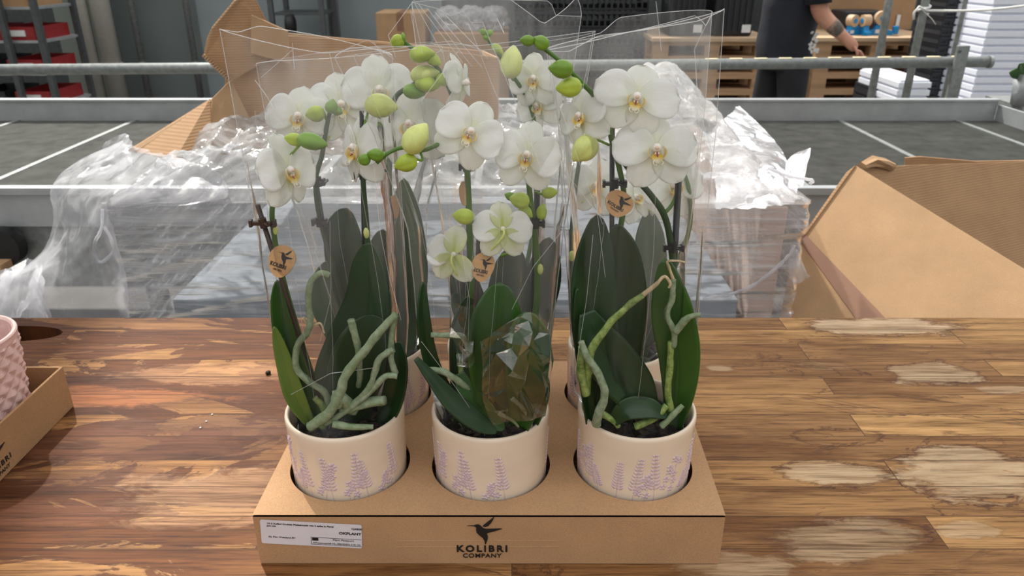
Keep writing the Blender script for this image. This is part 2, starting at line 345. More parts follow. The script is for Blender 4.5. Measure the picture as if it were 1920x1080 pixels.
# ------------------------------------------------------------ worktable
def wood_material():
    n = NT('worn_butcher_block'); v = n.coords()
    sep = n.new('ShaderNodeSeparateXYZ'); n.ln(v, sep.inputs[0])
    br = n.new('ShaderNodeTexBrick'); br.offset = .37; br.inputs['Scale'].default_value = 1
    for k, x in (('Brick Width', .62), ('Row Height', .043), ('Mortar Size', .0007), ('Mortar Smooth', .2), ('Bias', 0.0)): br.inputs[k].default_value = x
    br.inputs['Color1'].default_value = (0, 0, 0, 1); br.inputs['Color2'].default_value = (1, 1, 1, 1); br.inputs['Mortar'].default_value = (.5, .5, .5, 1)
    n.ln(v, br.inputs['Vector'])
    bw = n.new('ShaderNodeRGBToBW'); n.ln(br.outputs['Color'], bw.inputs[0])
    # every lamella shifts its own grain
    cb = n.new('ShaderNodeCombineXYZ'); n.ln(n.math('MULTIPLY', bw.outputs[0], 7.0), cb.inputs[0]); n.ln(n.math('MULTIPLY', bw.outputs[0], 3.0), cb.inputs[2])
    va = n.new('ShaderNodeVectorMath', operation='ADD'); n.ln(v, va.inputs[0]); n.ln(cb.outputs[0], va.inputs[1])
    def st(sc):
        m = n.new('ShaderNodeMapping'); m.inputs['Scale'].default_value = sc; n.ln(va.outputs[0], m.inputs[0]); return m.outputs[0]
    grain = n.noise(st((5, 75, 1)), 1, 8, .68, .8); fine = n.noise(st((14, 380, 1)), 1, 4, .7, .3); broad = n.noise(st((3, 12, 1)), 1, 4, .6, 1.2)
    base = n.ramp(bw.outputs[0], [(.0, lin((136, 98, 62))), (.4, lin((162, 121, 78))), (.7, lin((174, 133, 86))), (1, lin((146, 106, 68)))])
    base = n.mix(1.0, base, n.ramp(grain, [(.30, (.46, .40, .34)), (.46, (.92, .91, .88)), (.68, (1.26, 1.27, 1.26))]), 'MULTIPLY')
    base = n.mix(1.0, base, n.ramp(fine, [(.32, (.42, .36, .31)), (.46, (.93, .93, .92)), (.72, (1.25, 1.26, 1.27))]), 'MULTIPLY')
    base = n.mix(1.0, base, n.ramp(broad, [(.34, (.66, .58, .50)), (.5, (1, 1, 1)), (.66, (1.16, 1.17, 1.16))]), 'MULTIPLY')
    sp1 = n.noise(st((2.6, 9, 1)), 1, 7, .62, 1.6); ln_ = n.ramp(n.math('ABSOLUTE', n.math('SUBTRACT', sp1, .47)), [(0, (1, 1, 1)), (.012, (0, 0, 0))])
    msk = n.ramp(n.noise(n.coords((3, 4, 1)), 1, 3, .5), [(.42, (0, 0, 0)), (.56, (1, 1, 1))]); lft = n.ramp(n.math('MULTIPLY_ADD', sep.outputs[0], 1.0, .5), [(.22, (1, 1, 1)), (.55, (.0, .0, .0))])
    base = n.mix(n.math('MULTIPLY', n.ramp(sp1, [(.47, (0, 0, 0)), (.475, (1, 1, 1))]), n.math('MULTIPLY_ADD', lft, .75, .12)), base, n.mix(1.0, base, lin((150, 112, 84)), 'MULTIPLY'))
    base = n.mix(n.math('MULTIPLY', n.math('MULTIPLY', ln_, msk), .8), base, lin((66, 40, 30)))
    crk = n.noise(st((9, 420, 1)), 1, 3, .6, .6); base = n.mix(n.ramp(crk, [(.60, (0, 0, 0)), (.67, (.85, .85, .85))]), base, lin((70, 42, 28)))
    # worn patches and water marks that have a shape of their own
    wob = n.noise(n.coords((22, 60, 1)), 1, 6, .7, .5); wob2 = n.noise(n.coords((9, 26, 1)), 1, 5, .6, .4)
    def field(px, py, rx, ry):
        c = G(px, py); dx = n.math('DIVIDE', n.math('SUBTRACT', sep.outputs[0], c.x), rx); dy = n.math('DIVIDE', n.math('SUBTRACT', sep.outputs[1], c.y), ry)
        d = n.math('SQRT', n.math('ADD', n.math('MULTIPLY', dx, dx), n.math('MULTIPLY', dy, dy)))
        d = n.math('ADD', d, n.math('MULTIPLY', n.math('SUBTRACT', wob, .5), 1.5)); return n.math('ADD', d, n.math('MULTIPLY', n.math('SUBTRACT', wob2, .5), 1.3))
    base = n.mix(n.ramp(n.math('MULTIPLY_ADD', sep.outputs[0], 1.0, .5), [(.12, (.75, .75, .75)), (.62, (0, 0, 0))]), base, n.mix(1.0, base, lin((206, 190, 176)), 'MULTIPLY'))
    fib = n.ramp(n.math('ADD', n.math('MULTIPLY', fine, .5), n.math('MULTIPLY', grain, .5)), [(.40, (.25, .25, .25)), (.56, (1, 1, 1))])
    def patch(base, px, py, rx, ry, inner, amt, rim=.6):
        d = field(px, py, rx, ry)
        base = n.mix(n.math('MULTIPLY', n.math('MULTIPLY', n.ramp(d, [(.70, (1, 1, 1)), (1.0, (0, 0, 0))]), amt), fib), base, n.mix(1.0, inner, n.ramp(grain, [(.3, (.72, .70, .68)), (.6, (1.08, 1.08, 1.08))]), 'MULTIPLY'))
        rr = n.math('MULTIPLY', n.ramp(d, [(.80, (0, 0, 0)), (.94, (1, 1, 1)), (1.0, (1, 1, 1)), (1.3, (0, 0, 0))]), n.ramp(grain, [(.35, (1, 1, 1)), (.66, (.35, .35, .35))]))
        return n.mix(n.math('MULTIPLY', rr, rim), base, lin((74, 44, 30)))
    pale = lin((190, 166, 134))
    for a in ((1560, 888, .060, .022, pale, .8, .9), (1830, 888, .082, .050, pale, .8, .95), (1575, 818, .050, .018, pale, .0, .85), (1750, 700, .058, .034, pale, .75, .85),
              (1650, 612, .110, .030, lin((206, 182, 152)), .8, .8), (1580, 1010, .07, .028, pale, .55, .3), (1380, 1062, .05, .02, pale, .5, .2),
              (1815, 995, .03, .012, pale, .6, .3), (1350, 690, .02, .008, pale, .5, .3), (1880, 730, .04, .01, pale, .5, .3), (1545, 685, .04, .012, pale, .15, .3),
              (430, 800, .15, .022, lin((92, 62, 48)), .85, .9), (210, 745, .16, .024, lin((150, 92, 54)), .8, .7), (230, 830, .17, .034, lin((98, 60, 40)), .75, .6), (180, 900, .10, .02, lin((88, 56, 40)), .7, .6),
              (400, 930, .10, .05, lin((206, 166, 128)), .35, .3), (200, 660, .07, .022, lin((140, 96, 70)), .4, .4), (400, 700, .13, .03, lin((198, 150, 110)), .4, .25), (60, 960, .12, .02, lin((110, 70, 50)), .5, .3)):
        base = patch(base, *a)
    mort = n.math('MULTIPLY', br.outputs['Fac'], .75)
    base = n.mix(mort, base, lin((58, 36, 24)))
    n.color(base); n.setv(Roughness=.62); n.b.inputs['Specular IOR Level'].default_value = .16
    h = n.math('ADD', n.math('MULTIPLY', grain, .6), n.math('MULTIPLY', fine, .4)); h = n.math('SUBTRACT', h, n.math('MULTIPLY', br.outputs['Fac'], .8))
    n.bump(h, .35, .0012)
    return n.m
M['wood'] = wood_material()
def ring_cell(mb, quad, c, rx, ry, z0, z1, n=64, bottom=True):
    """quad cell with an elliptical hole: top face at z1, bottom at z0 and the wall of the hole"""
    quad = [Vector((q[0], q[1])) for q in quad]; c = Vector((c[0], c[1])); angs = [2*math.pi*k/n for k in range(n)]
    angs = sorted(set([round(a, 5) for a in angs]+[round(math.atan2(q.y-c.y, q.x-c.x) % (2*math.pi), 5) for q in quad])); m = len(angs); outer = []
    for a in angs:
        d = Vector((math.cos(a), math.sin(a))); best = None
        for i in range(4):
            p = quad[i]; e = quad[(i+1) % 4]-p; den = d.x*e.y-d.y*e.x
            if abs(den) < 1e-12: continue
            q = p-c; t = (q.x*e.y-q.y*e.x)/den; u = (q.x*d.y-q.y*d.x)/den
            if t > 0 and -1e-4 <= u <= 1.0001 and (best is None or t < best): best = t
        outer.append(c+d*best)
    inner = [c+Vector((rx*math.cos(a), ry*math.sin(a))) for a in angs]
    vs = [(p.x, p.y, z1) for p in outer]+[(p.x, p.y, z1) for p in inner]+[(p.x, p.y, z0) for p in inner]+[(p.x, p.y, z0) for p in outer]
    fs = []
    for i in range(m):
        j = (i+1) % m; fs += [(i, j, m+j, m+i), (m+i, m+j, 2*m+j, 2*m+i)]
        if bottom: fs.append((2*m+i, 2*m+j, 3*m+j, 3*m+i))
    mb.add(vs, fs)
t = empty('worktable', (0, .4, -.9), 'worn brown butcher-block worktable with pale water marks under the orchid tray', 'table')
YE = .984
mb = MB(); mb.bb(-1.3, 1.3, -.25, .88, -.05, 0); mb.bb(-1.3, -.9, .88, YE, -.05, 0); mb.bb(-.5, 1.3, .88, YE, -.05, 0)
ring_cell(mb, [(-.9, .88), (-.5, .88), (-.5, YE), (-.9, YE)], (-.70, .934), .067, .024, -.05, 0)
mb.add([(-.9, YE, 0), (-.5, YE, 0), (-.5, YE, -.05), (-.9, YE, -.05)], [(0, 1, 2, 3)])
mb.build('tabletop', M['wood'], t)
for x in (-1.2, 1.2):
    for y in (-.15, .86): MB().bb(x-.035, x+.035, y-.035, y+.035, -.9, -.05).build('leg', M['pinewood'], t, bevel=.004)
for y in (-.15, .86): MB().bb(-1.165, 1.165, y-.015, y+.015, -.16, -.05).build('apron', M['pinewood'], t)
# crumbs lying on it
def crumb(px, py, r, mat, label, cat='crumb', sq=.7, seed=0, group=None):
    c = G(px, py); rnd = random.Random(seed)
    def f(p, th, a): return p*(1+.35*noise.noise(p*2+Vector((seed, 0, 0))))
    o = MB().ell((c.x, c.y, r*sq), (r, r, r*sq), nu=10, nv=7, fn=f).build('bark_crumb' if mat == 'bark' else 'white_crumb', M[mat]); tag(o, label, cat, group); return o
crumb(503, 702, .0036, 'bark', 'dark bark crumb lying on the tabletop left of the orchids', seed=3)
for i, (x, y, lb) in enumerate(((398, 778, 'tiny white speck on the dark stain, farthest of the row of three'), (387, 791, 'tiny white speck on the dark stain, middle of the row of three'), (376, 803, 'tiny white speck on the dark stain, nearest of the row of three'))): crumb(x, y, .0011, 'whiteplastic', lb, seed=i, group='white specks on the tabletop')

# ------------------------------------------------------------ hummingbird mark and lettering
BIRD = [(-.50,.10),(-.40,.115),(-.27,.12),(-.20,.155),(-.13,.16),(-.07,.12),(-.02,.05),(.04,.00),(.12,-.02),(.55,-.005),(.62,-.015),(.42,-.10),(.20,-.17),(.13,-.20),
        (.16,-.32),(.155,-.44),(.10,-.62),(.09,-.66),(.065,-.62),(.05,-.50),(-.01,-.38),(-.12,-.27),(-.19,-.17),(-.21,-.06),(-.20,.02),(-.24,.075),(-.33,.095)]
WING = [(.00,.09),(.05,.155),(.20,.30),(.34,.44),(.37,.46),(.34,.36),(.27,.22),(.17,.09),(.08,.055)]
def tri_poly(mb, poly, xf, t):
    """filled outline (any shape) with a real thickness t"""
    bm = bmesh.new(); vs = [bm.verts.new((x, y, 0)) for x, y in poly]; f = bm.faces.new(vs)
    if f.normal.z < 0: f.normal_flip()
    r = bmesh.ops.extrude_face_region(bm, geom=[f]); bmesh.ops.translate(bm, verts=[v for v in r['geom'] if isinstance(v, bmesh.types.BMVert)], vec=(0, 0, t))
    bmesh.ops.triangulate(bm, faces=bm.faces); bm.verts.index_update()
    mb.add([xf @ v.co for v in bm.verts], [tuple(v.index for v in g.verts) for g in bm.faces]); bm.free()
def frame(O, X, Yv):
    X = Vector(X).normalized(); Yv = (Vector(Yv)-X*Vector(Yv).dot(X)).normalized(); N = X.cross(Yv)
    m = Matrix((X, Yv, N)).transposed().to_4x4(); m.translation = Vector(O); return m
def bird(parent, fr, size, mat='ink', flip=False, t=.0003):
    mb = MB(); s = -1 if flip else 1
    for poly in (BIRD, WING): tri_poly(mb, [(x*size*s, y*size) for x, y in poly], fr, t)
    return mb.build('bird_logo', M[mat], parent)
def text(parent, body, fr, size, name='printed_text', bold=0, mat='ink', sp=1.0, align='LEFT', sxy=(1, 1), t=.0002, maxw=None):
    cu = bpy.data.curves.new('txt', 'FONT'); cu.body = body; cu.size = size; cu.offset = bold*size; cu.space_character = sp; cu.align_x = align; cu.extrude = t/2; cu.resolution_u = 3
    o = bpy.data.objects.new('txt', cu); me = bpy.data.meshes.new_from_object(o); bpy.data.objects.remove(o)
    sx_ = sxy[0]
    if maxw:
        xs = [v.co.x for v in me.vertices]; sx_ = maxw/max(1e-6, max(xs)-min(xs))
    for v in me.vertices: v.co = fr @ Vector((v.co.x*sx_, v.co.y*sxy[1], v.co.z+t/2))
    me.materials.clear(); me.materials.append(M[mat]); me.name = name
    q = bpy.data.objects.new(name, me); col.objects.link(q); setparent(q, parent); return q

# ------------------------------------------------------------ orchid tray
H = .054
TF = [(-.219, .498), (.180, .4975)]; TB = [(-.212, .760), (.187, .760)]
POTS = {'fl': (-.1500, .570), 'fm': (-.0195, .570), 'fr': (.1120, .570), 'bl': (-.1420, .692), 'bm': (-.0150, .692), 'br': (.1115, .692)}
RH = .0548
tray = empty('cardboard_tray', (0, .62, 0), 'brown cardboard tray with six round holes, bird logo and white label', 'tray')
def lerp2(a, b, t_): return (a[0]+(b[0]-a[0])*t_, a[1]+(b[1]-a[1])*t_)
mb = MB()
ysplit = (.631-.498)/(.760-.498)
fx = [0, (-.0848+.219)/.399, (.0462+.219)/.399, 1]
rows = [TF, [lerp2(TF[0], TB[0], ysplit), lerp2(TF[1], TB[1], ysplit)], TB]
for r_, keys in ((0, ('fl', 'fm', 'fr')), (1, ('bl', 'bm', 'br'))):
    for c_ in range(3):
        a, b = rows[r_]; c, d = rows[r_+1]
        ring_cell(mb, [lerp2(a, b, fx[c_]), lerp2(a, b, fx[c_+1]), lerp2(c, d, fx[c_+1]), lerp2(c, d, fx[c_])], POTS[keys[c_]], RH, RH, H-.002, H, 72)
mb.build('top_panel', M['kraft'], tray)
def wall_panel(a, b, name, z0=.0, z1=H-.002, th=.002, inset=0, mat='kraft'):
    a = Vector((a[0], a[1], 0)); b = Vector((b[0], b[1], 0)); d = (b-a).normalized(); nrm = Vector((d.y, -d.x, 0))
    a2 = a+d*inset; b2 = b-d*inset; m_ = MB(); q = [a2, b2, b2-nrm*th, a2-nrm*th]
    m_.add([p+Vector((0, 0, z0)) for p in q]+[p+Vector((0, 0, z1)) for p in q], [(0, 1, 5, 4), (1, 2, 6, 5), (2, 3, 7, 6), (3, 0, 4, 7), (4, 5, 6, 7), (3, 2, 1, 0)])
    return m_.build(name, M[mat], tray)
fp = wall_panel(TF[0], TF[1], 'front_panel', .0008)
wall_panel(TF[1], TB[1], 'side_panel', .0008, inset=.004); wall_panel(TB[1], TB[0], 'back_panel', .0008); wall_panel(TB[0], TF[0], 'side_panel', .0008, inset=.004)
# front creases
xdir = Vector((.399, -.0005, 0)).normalized(); FO = Vector((TF[0][0], TF[0][1]-.0003, 0))
def onfront(px, py):
    p = P(px, py, .4975); return p
def ffr(px, py, dy=-.0002): q = P(px, py, .4978); return frame((q.x, .4977+dy, q.z), (1, -.0012, 0), (0, 0, 1))
for y in (.0195, .0262): MB().tube([(-.10, .4978, y), (.04, .4976, y+.0004)], .0003, 5).build('crease', M['kraft'], tray)
bird(tray, ffr(905, 990), .0268, t=.0004)
text(tray, 'KOLIBRI', ffr(904, 1033.5), .0096, 'wordmark', bold=.035, sp=1.35, align='CENTER', maxw=.0435, t=.0004)
text(tray, 'COMPANY', ffr(904, 1044.5), .0064, 'wordmark', bold=.012, sp=1.1, align='CENTER', maxw=.0335, t=.0004)
# sticker
def rrect(w_, h_, r, n=5):
    out = []
    for cx, cy, a0 in ((w_-r, h_-r, 0), (r, h_-r, 90), (r, r, 180), (w_-r, r, 270)):
        for k in range(n+1): a = R(a0+90*k/n); out.append((cx+r*math.cos(a), cy+r*math.sin(a)))
    return out
q0 = P(491, 1018, .4975); q1 = P(679, 1028, .4975)
sfr = frame((q0.x, .4974, q0.z), (q1.x-q0.x, 0, q1.z-q0.z), (0, 0, 1)); SW = (q1-q0).length; SH = (P(489, 974, .4975)-q0).length
mb = MB(); tri_poly(mb, rrect(SW, SH, .0018), sfr, .0002); lab = mb.build('shipping_label', M['sticker'], tray)
def st(body, x, y, size, maxw, bold=.0, al='LEFT'):
    return text(lab, body, sfr @ Matrix.Translation((x, y, .0002)), size, 'printed_text', bold, maxw=maxw, align=al)
st('1X 6 Kolibri Orchids Phalaenopsis mix 2 spike in Floral', .0055, SH-.0042, .0022, .0560, .03)
st('pot mix', .0055, SH-.0067, .0022, .0078, .03)
st('124300', SW-.0090, SH-.0056, .0026, .0086, .03)
st('XL Flor Westland BV', .0062, .0070, .0024, .0230, .01)
st('OKPLANT', SW-.0195, SH-.0112, .0036, .0190, .03)
st('Plant Passport', SW-.0250, .0070, .0026, .0180, .0)
st('APhalaenopsisB NL-286550592 C D: NL', SW-.0420, .0030, .0022, .0410, .0)
mb = MB()
for x0, x1, y0, y1 in ((SW-.0435, SW-.0003, .0095, .0098), (SW-.0435, SW-.0003, .0020, .0023), (SW-.0435, SW-.0432, .0020, .0098), (SW-.0425, SW-.0372, .0062, .0092)):
    tri_poly(mb, [(x0, y0), (x1, y0), (x1, y1), (x0, y1)], sfr @ Matrix.Translation((0, 0, .0002)), .0002)
mb.build('passport_box', M['ink'], lab)

# ------------------------------------------------------------ cream pots with lavender relief
PR = .0528; PH = .116
def pot_proto():
    root = empty('ceramic_pot', (0, 0, 0), 'x', 'plant pot', 'cream pots in the cardboard tray')
    prof = [(0, .001), (.040, .001), (.0455, .003), (.0475, .008), (.0488, .03), (.0500, .06), (.0508, PH-.010), (.0512, PH-.004), (.0506, PH-.001), (.0492, PH), (.0478, PH-.001), (.0470, PH-.004), (.0465, PH-.012), (.0455, .012), (.040, .008), (0, .008)]
    sc = PR/.0512; prof = [(r*sc, z) for r, z in prof]
    MB().lathe(prof, n=96).build('pot_body', M['cream'], root, smooth=True)
    mb = MB(); rnd = random.Random(5)
    def rad(z): return (.0488+(.0508-.0488)*min(1, max(0, (z-.03)/.076)))*sc+.0001
    def at(th, z): r = rad(z); return Vector((r*math.sin(th), -r*math.cos(th), z))
    def blob(th, z, w_, h_, rot):
        p = at(th, z); nrm = Vector((math.sin(th), -math.cos(th), 0)); tx = Vector((math.cos(th), math.sin(th), 0)); up = Vector((0, 0, 1))
        a = tx*math.cos(rot)+up*math.sin(rot); b = -tx*math.sin(rot)+up*math.cos(rot)
        mb.ell(p, (w_, h_, .0007), Matrix((a, b, nrm)).transposed(), nu=8, nv=4)
    def spr(th0, z0, h_, lean, kind):
        z0 -= .006
        top = z0+h_; st_ = [at(th0+lean*(k/8)**1.3, z0-.02+(h_+.02)*k/8) for k in range(9)]
        mb.tube(st_, .0005, 5)
        if kind == 0:                                        # lavender spike
            m_ = 10
            for k in range(m_):
                f = k/(m_-1); z = z0+h_*(.25+.75*f); th = th0+lean*((z-z0+.02)/(h_+.02))**1.3; s = .0056*(1-.5*f)
                for sg in (-1, 1): blob(th+sg*s*.66/PR, z+s*.2, s*.58, s*.27, sg*.75)
                blob(th, z+.001, s*.24, s*.46, 0)
        else:                                                # branching blossom
            for k in range(9):
                f = k/8; z = z0+h_*(.2+.8*f); off = rnd.uniform(-1, 1)*.008*(1-f*.3); th = th0+lean*f+off/PR
                mb.tube([at(th0+lean*f*.8, z-.004), at(th, z)], .0004, 4)
                for a in range(5): blob(th+.0022*math.cos(a*1.257)/PR, z+.0022*math.sin(a*1.257), .0021, .0014, a*1.257)
    a = -175
    hs = [.036, .042, .024, .046, .038, .018, .043, .030, .040, .048, .024, .042]
    k = 0
    while a < 180:
        if not (70 < a < 112): spr(R(a), .058, hs[k % 12], rnd.uniform(-.22, .22), 1 if k % 5 in (2, 4) else 0)
        a += rnd.choice((10, 13, 15, 18)); k += 1
    mb.build('lavender_relief', M['lilac'], root, smooth=True)
    return root
pp = pot_proto(); first = True
for k, rz, lb in (('fl', 0, 'cream pot with lilac relief, front left in the tray above the white label'), ('fm', -46, 'cream pot with lilac relief, front middle in the tray above the bird logo'), ('fr', 150, 'cream pot with lilac relief, front right corner of the tray'),
                  ('bl', 80, 'cream pot in the back row behind the front left pot'), ('bm', 200, 'cream pot in the back row behind the front middle pot'), ('br', 300, 'cream pot in the back row behind the front right pot')):
    o = pp if first else copy_tree(pp); first = False
    o.location = (POTS[k][0], POTS[k][1], .0005); o.rotation_euler = (0, 0, R(rz)); o['label'] = lb

# ------------------------------------------------------------ left tray with pink pots
t2 = empty('cardboard_tray', (-.66, .55, 0), 'open cardboard tray cut off by the left edge of the photo', 'tray')
X1, X0, Y0, Y1 = -.516, -.80, .30, .748
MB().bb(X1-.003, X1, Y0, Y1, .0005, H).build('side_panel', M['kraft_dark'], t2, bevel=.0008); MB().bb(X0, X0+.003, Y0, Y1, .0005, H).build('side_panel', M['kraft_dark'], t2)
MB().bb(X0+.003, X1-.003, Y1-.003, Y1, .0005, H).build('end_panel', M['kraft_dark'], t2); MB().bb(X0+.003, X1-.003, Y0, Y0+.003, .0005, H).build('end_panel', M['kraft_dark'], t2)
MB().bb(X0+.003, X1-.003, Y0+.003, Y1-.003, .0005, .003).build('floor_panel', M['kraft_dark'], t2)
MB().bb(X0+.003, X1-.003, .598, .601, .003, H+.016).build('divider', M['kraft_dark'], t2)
yb = G(6, 850, .03).y
fr_ = frame((X1+.0002, yb-.006, .034), (0, 1, 0), (0, 0, 1)); bird(t2, fr_, .034)
text(t2, 'KOLIBRI', frame((X1+.0002, yb-.004, .0135), (0, 1, 0), (0, 0, 1)), .008, 'wordmark', bold=.03, sp=1.3, align='CENTER', maxw=.042)
text(t2, 'COMPANY', frame((X1+.0002, yb-.004, .006), (0, 1, 0), (0, 0, 1)), .006, 'wordmark', bold=.01, align='CENTER', maxw=.032)
def pink(r, z, a):
    if z < .006 or z > .110: return r
    def tri(x): x = x-math.floor(x); return 1-abs(2*x-1)
    u = a/(2*math.pi)*18; v_ = z/.0185
    d = min(tri(u+v_), tri(u-v_)); return r-.0016+.0036*d
def pinkpot(x, y, lb):
    root = empty('pink_pot', (x, y, .0035), lb, 'plant pot', 'pink pots in the left tray')
    prof = [(0, 0)]+[(.044+.0115*(z/.1)**.8, z) for z in [k*.1/56 for k in range(57)]]+[(.0560, .1025), (.0550, .104), (.0525, .104), (.0505, .102), (.0495, .09), (.0455, .012), (0, .010)]
    prof = [(r, z*1.16) for r, z in prof]
    MB().lathe(prof, (x, y, .0035), n=144, fn=lambda r, z, a: pink(r, z, a) if r > .03 and z < .1158 and z > 0 else r).build('pot_body', M['pink'], root)
    return root
pr1 = pinkpot(-.578, .686, 'pink pot with diamond relief at the far end of the left tray')
# ------------------------------------------------------------ orchids
def L(px, py, Y): return P(px, py, Y)
class Orchid:
    def __init__(s, key, label):
        x, y = POTS[key]; s.c = (x, y); s.root = empty('orchid', (x, y, .0095), label, 'orchid', 'white orchids in cream pots')
        prof = [(0, .0002), (.036, .0002), (.0375, .002), (.0425, .088), (.0440, .0885), (.0440, .0905), (.0412, .0905), (.0405, .080), (.0365, .004), (0, .004)]
        MB().lathe(prof, (x, y, .0095), 48).build('grow_pot', M['black_plastic'], s.root, smooth=True)
        rnd = random.Random(hash(key) % 91 if False else sum(map(ord, key)))
        mb = MB()
        for i in range(90):
            r = .037*math.sqrt(rnd.random()); a = rnd.random()*6.28
            E = Matrix.Rotation(rnd.random()*3, 3, 'Z') @ Matrix.Rotation(rnd.uniform(-.5, .5), 3, 'X')
            mb.box((x+r*math.cos(a), y+r*math.sin(a), .089+rnd.uniform(-.002, .004)), (rnd.uniform(.005, .012), rnd.uniform(.004, .007), rnd.uniform(.003, .006)), E)
        mb.lathe([(0, .087), (.0395, .087)], (x, y, 0), 32)
        mb.build('bark_mix', M['bark'], s.root)
    def leaf(s, pts, mat='leaf_dark', face=(0, -1, .25), fold=.22, tip=.22, name='leaf'):
        """pts: (px, py, Y, width px)"""
        w3 = []
        for px, py, Y, wp in pts:
            p = P(px, py, Y); w3.append((p.x, p.y, p.z, wp*mpp(p)/2))
        m_ = 28; sp_ = cr_spline(w3, m_); face = Vector(face).normalized()
        def fn(u, v_):
            i = min(int(round(u*m_)), m_); a = sp_[i]; t_ = Vector(sp_[min(i+1, m_)][:3])-Vector(sp_[max(i-1, 0)][:3]); t_.normalize()
            side = t_.cross(face); side = side.normalized(); nf = side.cross(t_).normalized()
            ww = a[3]*(1 if u < 1-tip else math.sqrt(max(0.0004, 1-((u-1+tip)/tip)**2)))
            q = 2*v_-1
            return Vector(a[:3])+side*q*ww+nf*(fold*ww*abs(q)**1.4)*(1-.5*u)
        mb = MB(); mb.grid(fn, m_, 12)
        return mb.build(name, M[mat], s.root, smooth=True, solid=.0014)
    def tube(s, pts, r0, r1, name, mat, n=9, wob=0, res=5, parent=None):
        """pts: (px, py, Y), radii in px from start to end"""
        w3 = []; m_ = len(pts)
        for i, (px, py, Y) in enumerate(pts):
            p = P(px, py, Y); r = (r0+(r1-r0)*i/(m_-1))*mpp(p); w3.append((p.x, p.y, p.z, r))
        k = cr_spline(w3, (m_-1)*res)
        return MB().tube([a[:3] for a in k], [max(.0002, a[3]) for a in k], n, wob=wob).build(name, M[mat], parent or s.root, smooth=True)
    def root_(s, pts, r0, r1, mat='root'):
        o = s.tube(pts, r0, r1, 'aerial_root', mat, 10, .28, 7); return o
    def stem(s, pts, r0=5, r1=4, mat='stem', nodes=()):
        o = s.tube(pts, r0, r1, 'flower_stem', mat, 10, .06)
        for px, py, Y in nodes:
            p = P(px, py, Y); k = mpp(p); MB().ell(p, (5.6*k, 5.6*k, 11*k), nu=10, nv=8).build('node', M['bud_pale'], o, smooth=True)
        return o
    def bud(s, px, py, Y, ln_, wd, ang, mat='bud', away=0, stalk=None):
        """ang: direction of the bud tip in the picture, degrees counter-clockwise from right"""
        c = P(px, py, Y); k = mpp(c); a = R(ang); d = (CX*math.cos(a)+CU*math.sin(a))*math.cos(R(away))-CF*math.sin(R(away)); sd_ = d.cross(CF).normalized(); n3 = sd_.cross(d)
        Mx = Matrix((sd_, n3, d)).transposed()
        def f(p, th, az):
            g = 1+(.16*abs(math.cos(1.5*az))-.10)*math.sin(th)**.6
            z = p.z; pin = (1-.22*max(0, z)**2)*(1+.10*max(0, -z))
            return Vector((p.x*g*pin, p.y*g*pin, z*(1+.16*max(0, z)**8)))
        o = MB().ell(c, (wd/2*k, wd/2*k, ln_/2*k), Mx, 36, 16, f).build('bud', M[mat], s.root, smooth=True)
        if stalk:
            b = c-d*ln_/2*k*.9; pts = [b]+[P(*q) for q in stalk]
            kk = cr_spline([tuple(p) for p in pts], 10); MB().tube(kk, 2.6*k, 7).build('bud_stalk', M['bud_dark'], o, smooth=True)
        return o
    def flower(s, px, py, Y, dia, yaw=0, pit=0, roll=0, back=False, seed=0, only=None, stalk=None, lipopen=1.0, zs=(1, 1)):
        c = P(px, py, Y); S = dia*mpp(c)/1.0; rnd = random.Random(seed*7+3)
        n_ = -CF.copy(); n_ = Matrix.Rotation(R(yaw), 3, CU) @ n_; n_ = Matrix.Rotation(R(pit), 3, CX) @ n_
        up = CU-n_*CU.dot(n_); up.normalize(); up = Matrix.Rotation(R(roll), 3, n_) @ up; rt = up.cross(n_).normalized()
        # local x right, y depth (away from the viewer), z up
        B = Matrix((rt, -n_, up)).transposed().to_4x4(); B.translation = c
        B = B @ Matrix.Diagonal((S*zs[0], S, S*zs[1], 1))
        # centre: column, anther and stalk behind
        sy = -1 if back else 1
        def lathe_dir(mb_, pts, rr):
            mb_.tube([B @ Vector((p[0], p[1]*sy, p[2])) for p in pts], [r*S for r in rr], 10)
        mb = MB(); lathe_dir(mb, [(0, .03, 0), (0, -.03, .015), (0, -.085, .025), (0, -.13, .008)], [.036, .046, .058, .032])
        fo = mb.build('flower', M['column'], s.root, smooth=True)
        MB().ell(B @ Vector((0, -.132*sy, .010)), (.026*S, .022*S, .022*S)).build('anther_cap', M['anther'], fo, smooth=True)
        pts = [B @ Vector((0, .02*sy, 0)), B @ Vector((0, (.12 if sy > 0 else -.06), -.05 if sy > 0 else -.12))]+([P(*q) for q in stalk] if stalk else [B @ Vector((.02, .2, -.25))])
        kk = cr_spline([tuple(p) for p in pts], 12); MB().tube(kk, .020*S, 8).build('flower_stalk', M['bud_pale'], fo, smooth=True)
        def tepal(name, ang, Ln, W, tilt, cup, mat, pk, y0, ruf=.012, ph=0):
            A = Matrix.Rotation(R(ang), 4, 'Y'); base = .018
            def fn(u, v_):
                q = 2*v_-1; uu = u**pk; ww = W/2*math.sqrt(max(0.0, 1-(2*uu-1)**2))**.92
                if u < .5: ww = max(ww, W*.075) * (1 if u > 0.0 else 1)
                if u > .9999: ww = .004
                x = q*ww; z = base+Ln*u-(abs(q)**2.2)*.03*Ln*(1 if u > .5 else 0)
                y = y0+tilt*u*u*Ln-cup*(q*q)*ww+ruf*math.sin(q*5+u*7+ph)*u+ .028*math.sin(u*math.pi)*Ln*(-1)+.018*abs(q)**.8*u*(1-u)*2
                return B @ (A @ Vector((x, y, z)))
            return MB().grid(fn, 18, 12).build(name, M[mat], fo, smooth=True, solid=.0006)
        j = lambda a: rnd.uniform(-a, a)
        pm = 'petal'; sm = 'petal_back' if back else 'sepal'
        cupd = -.5 if back else .12
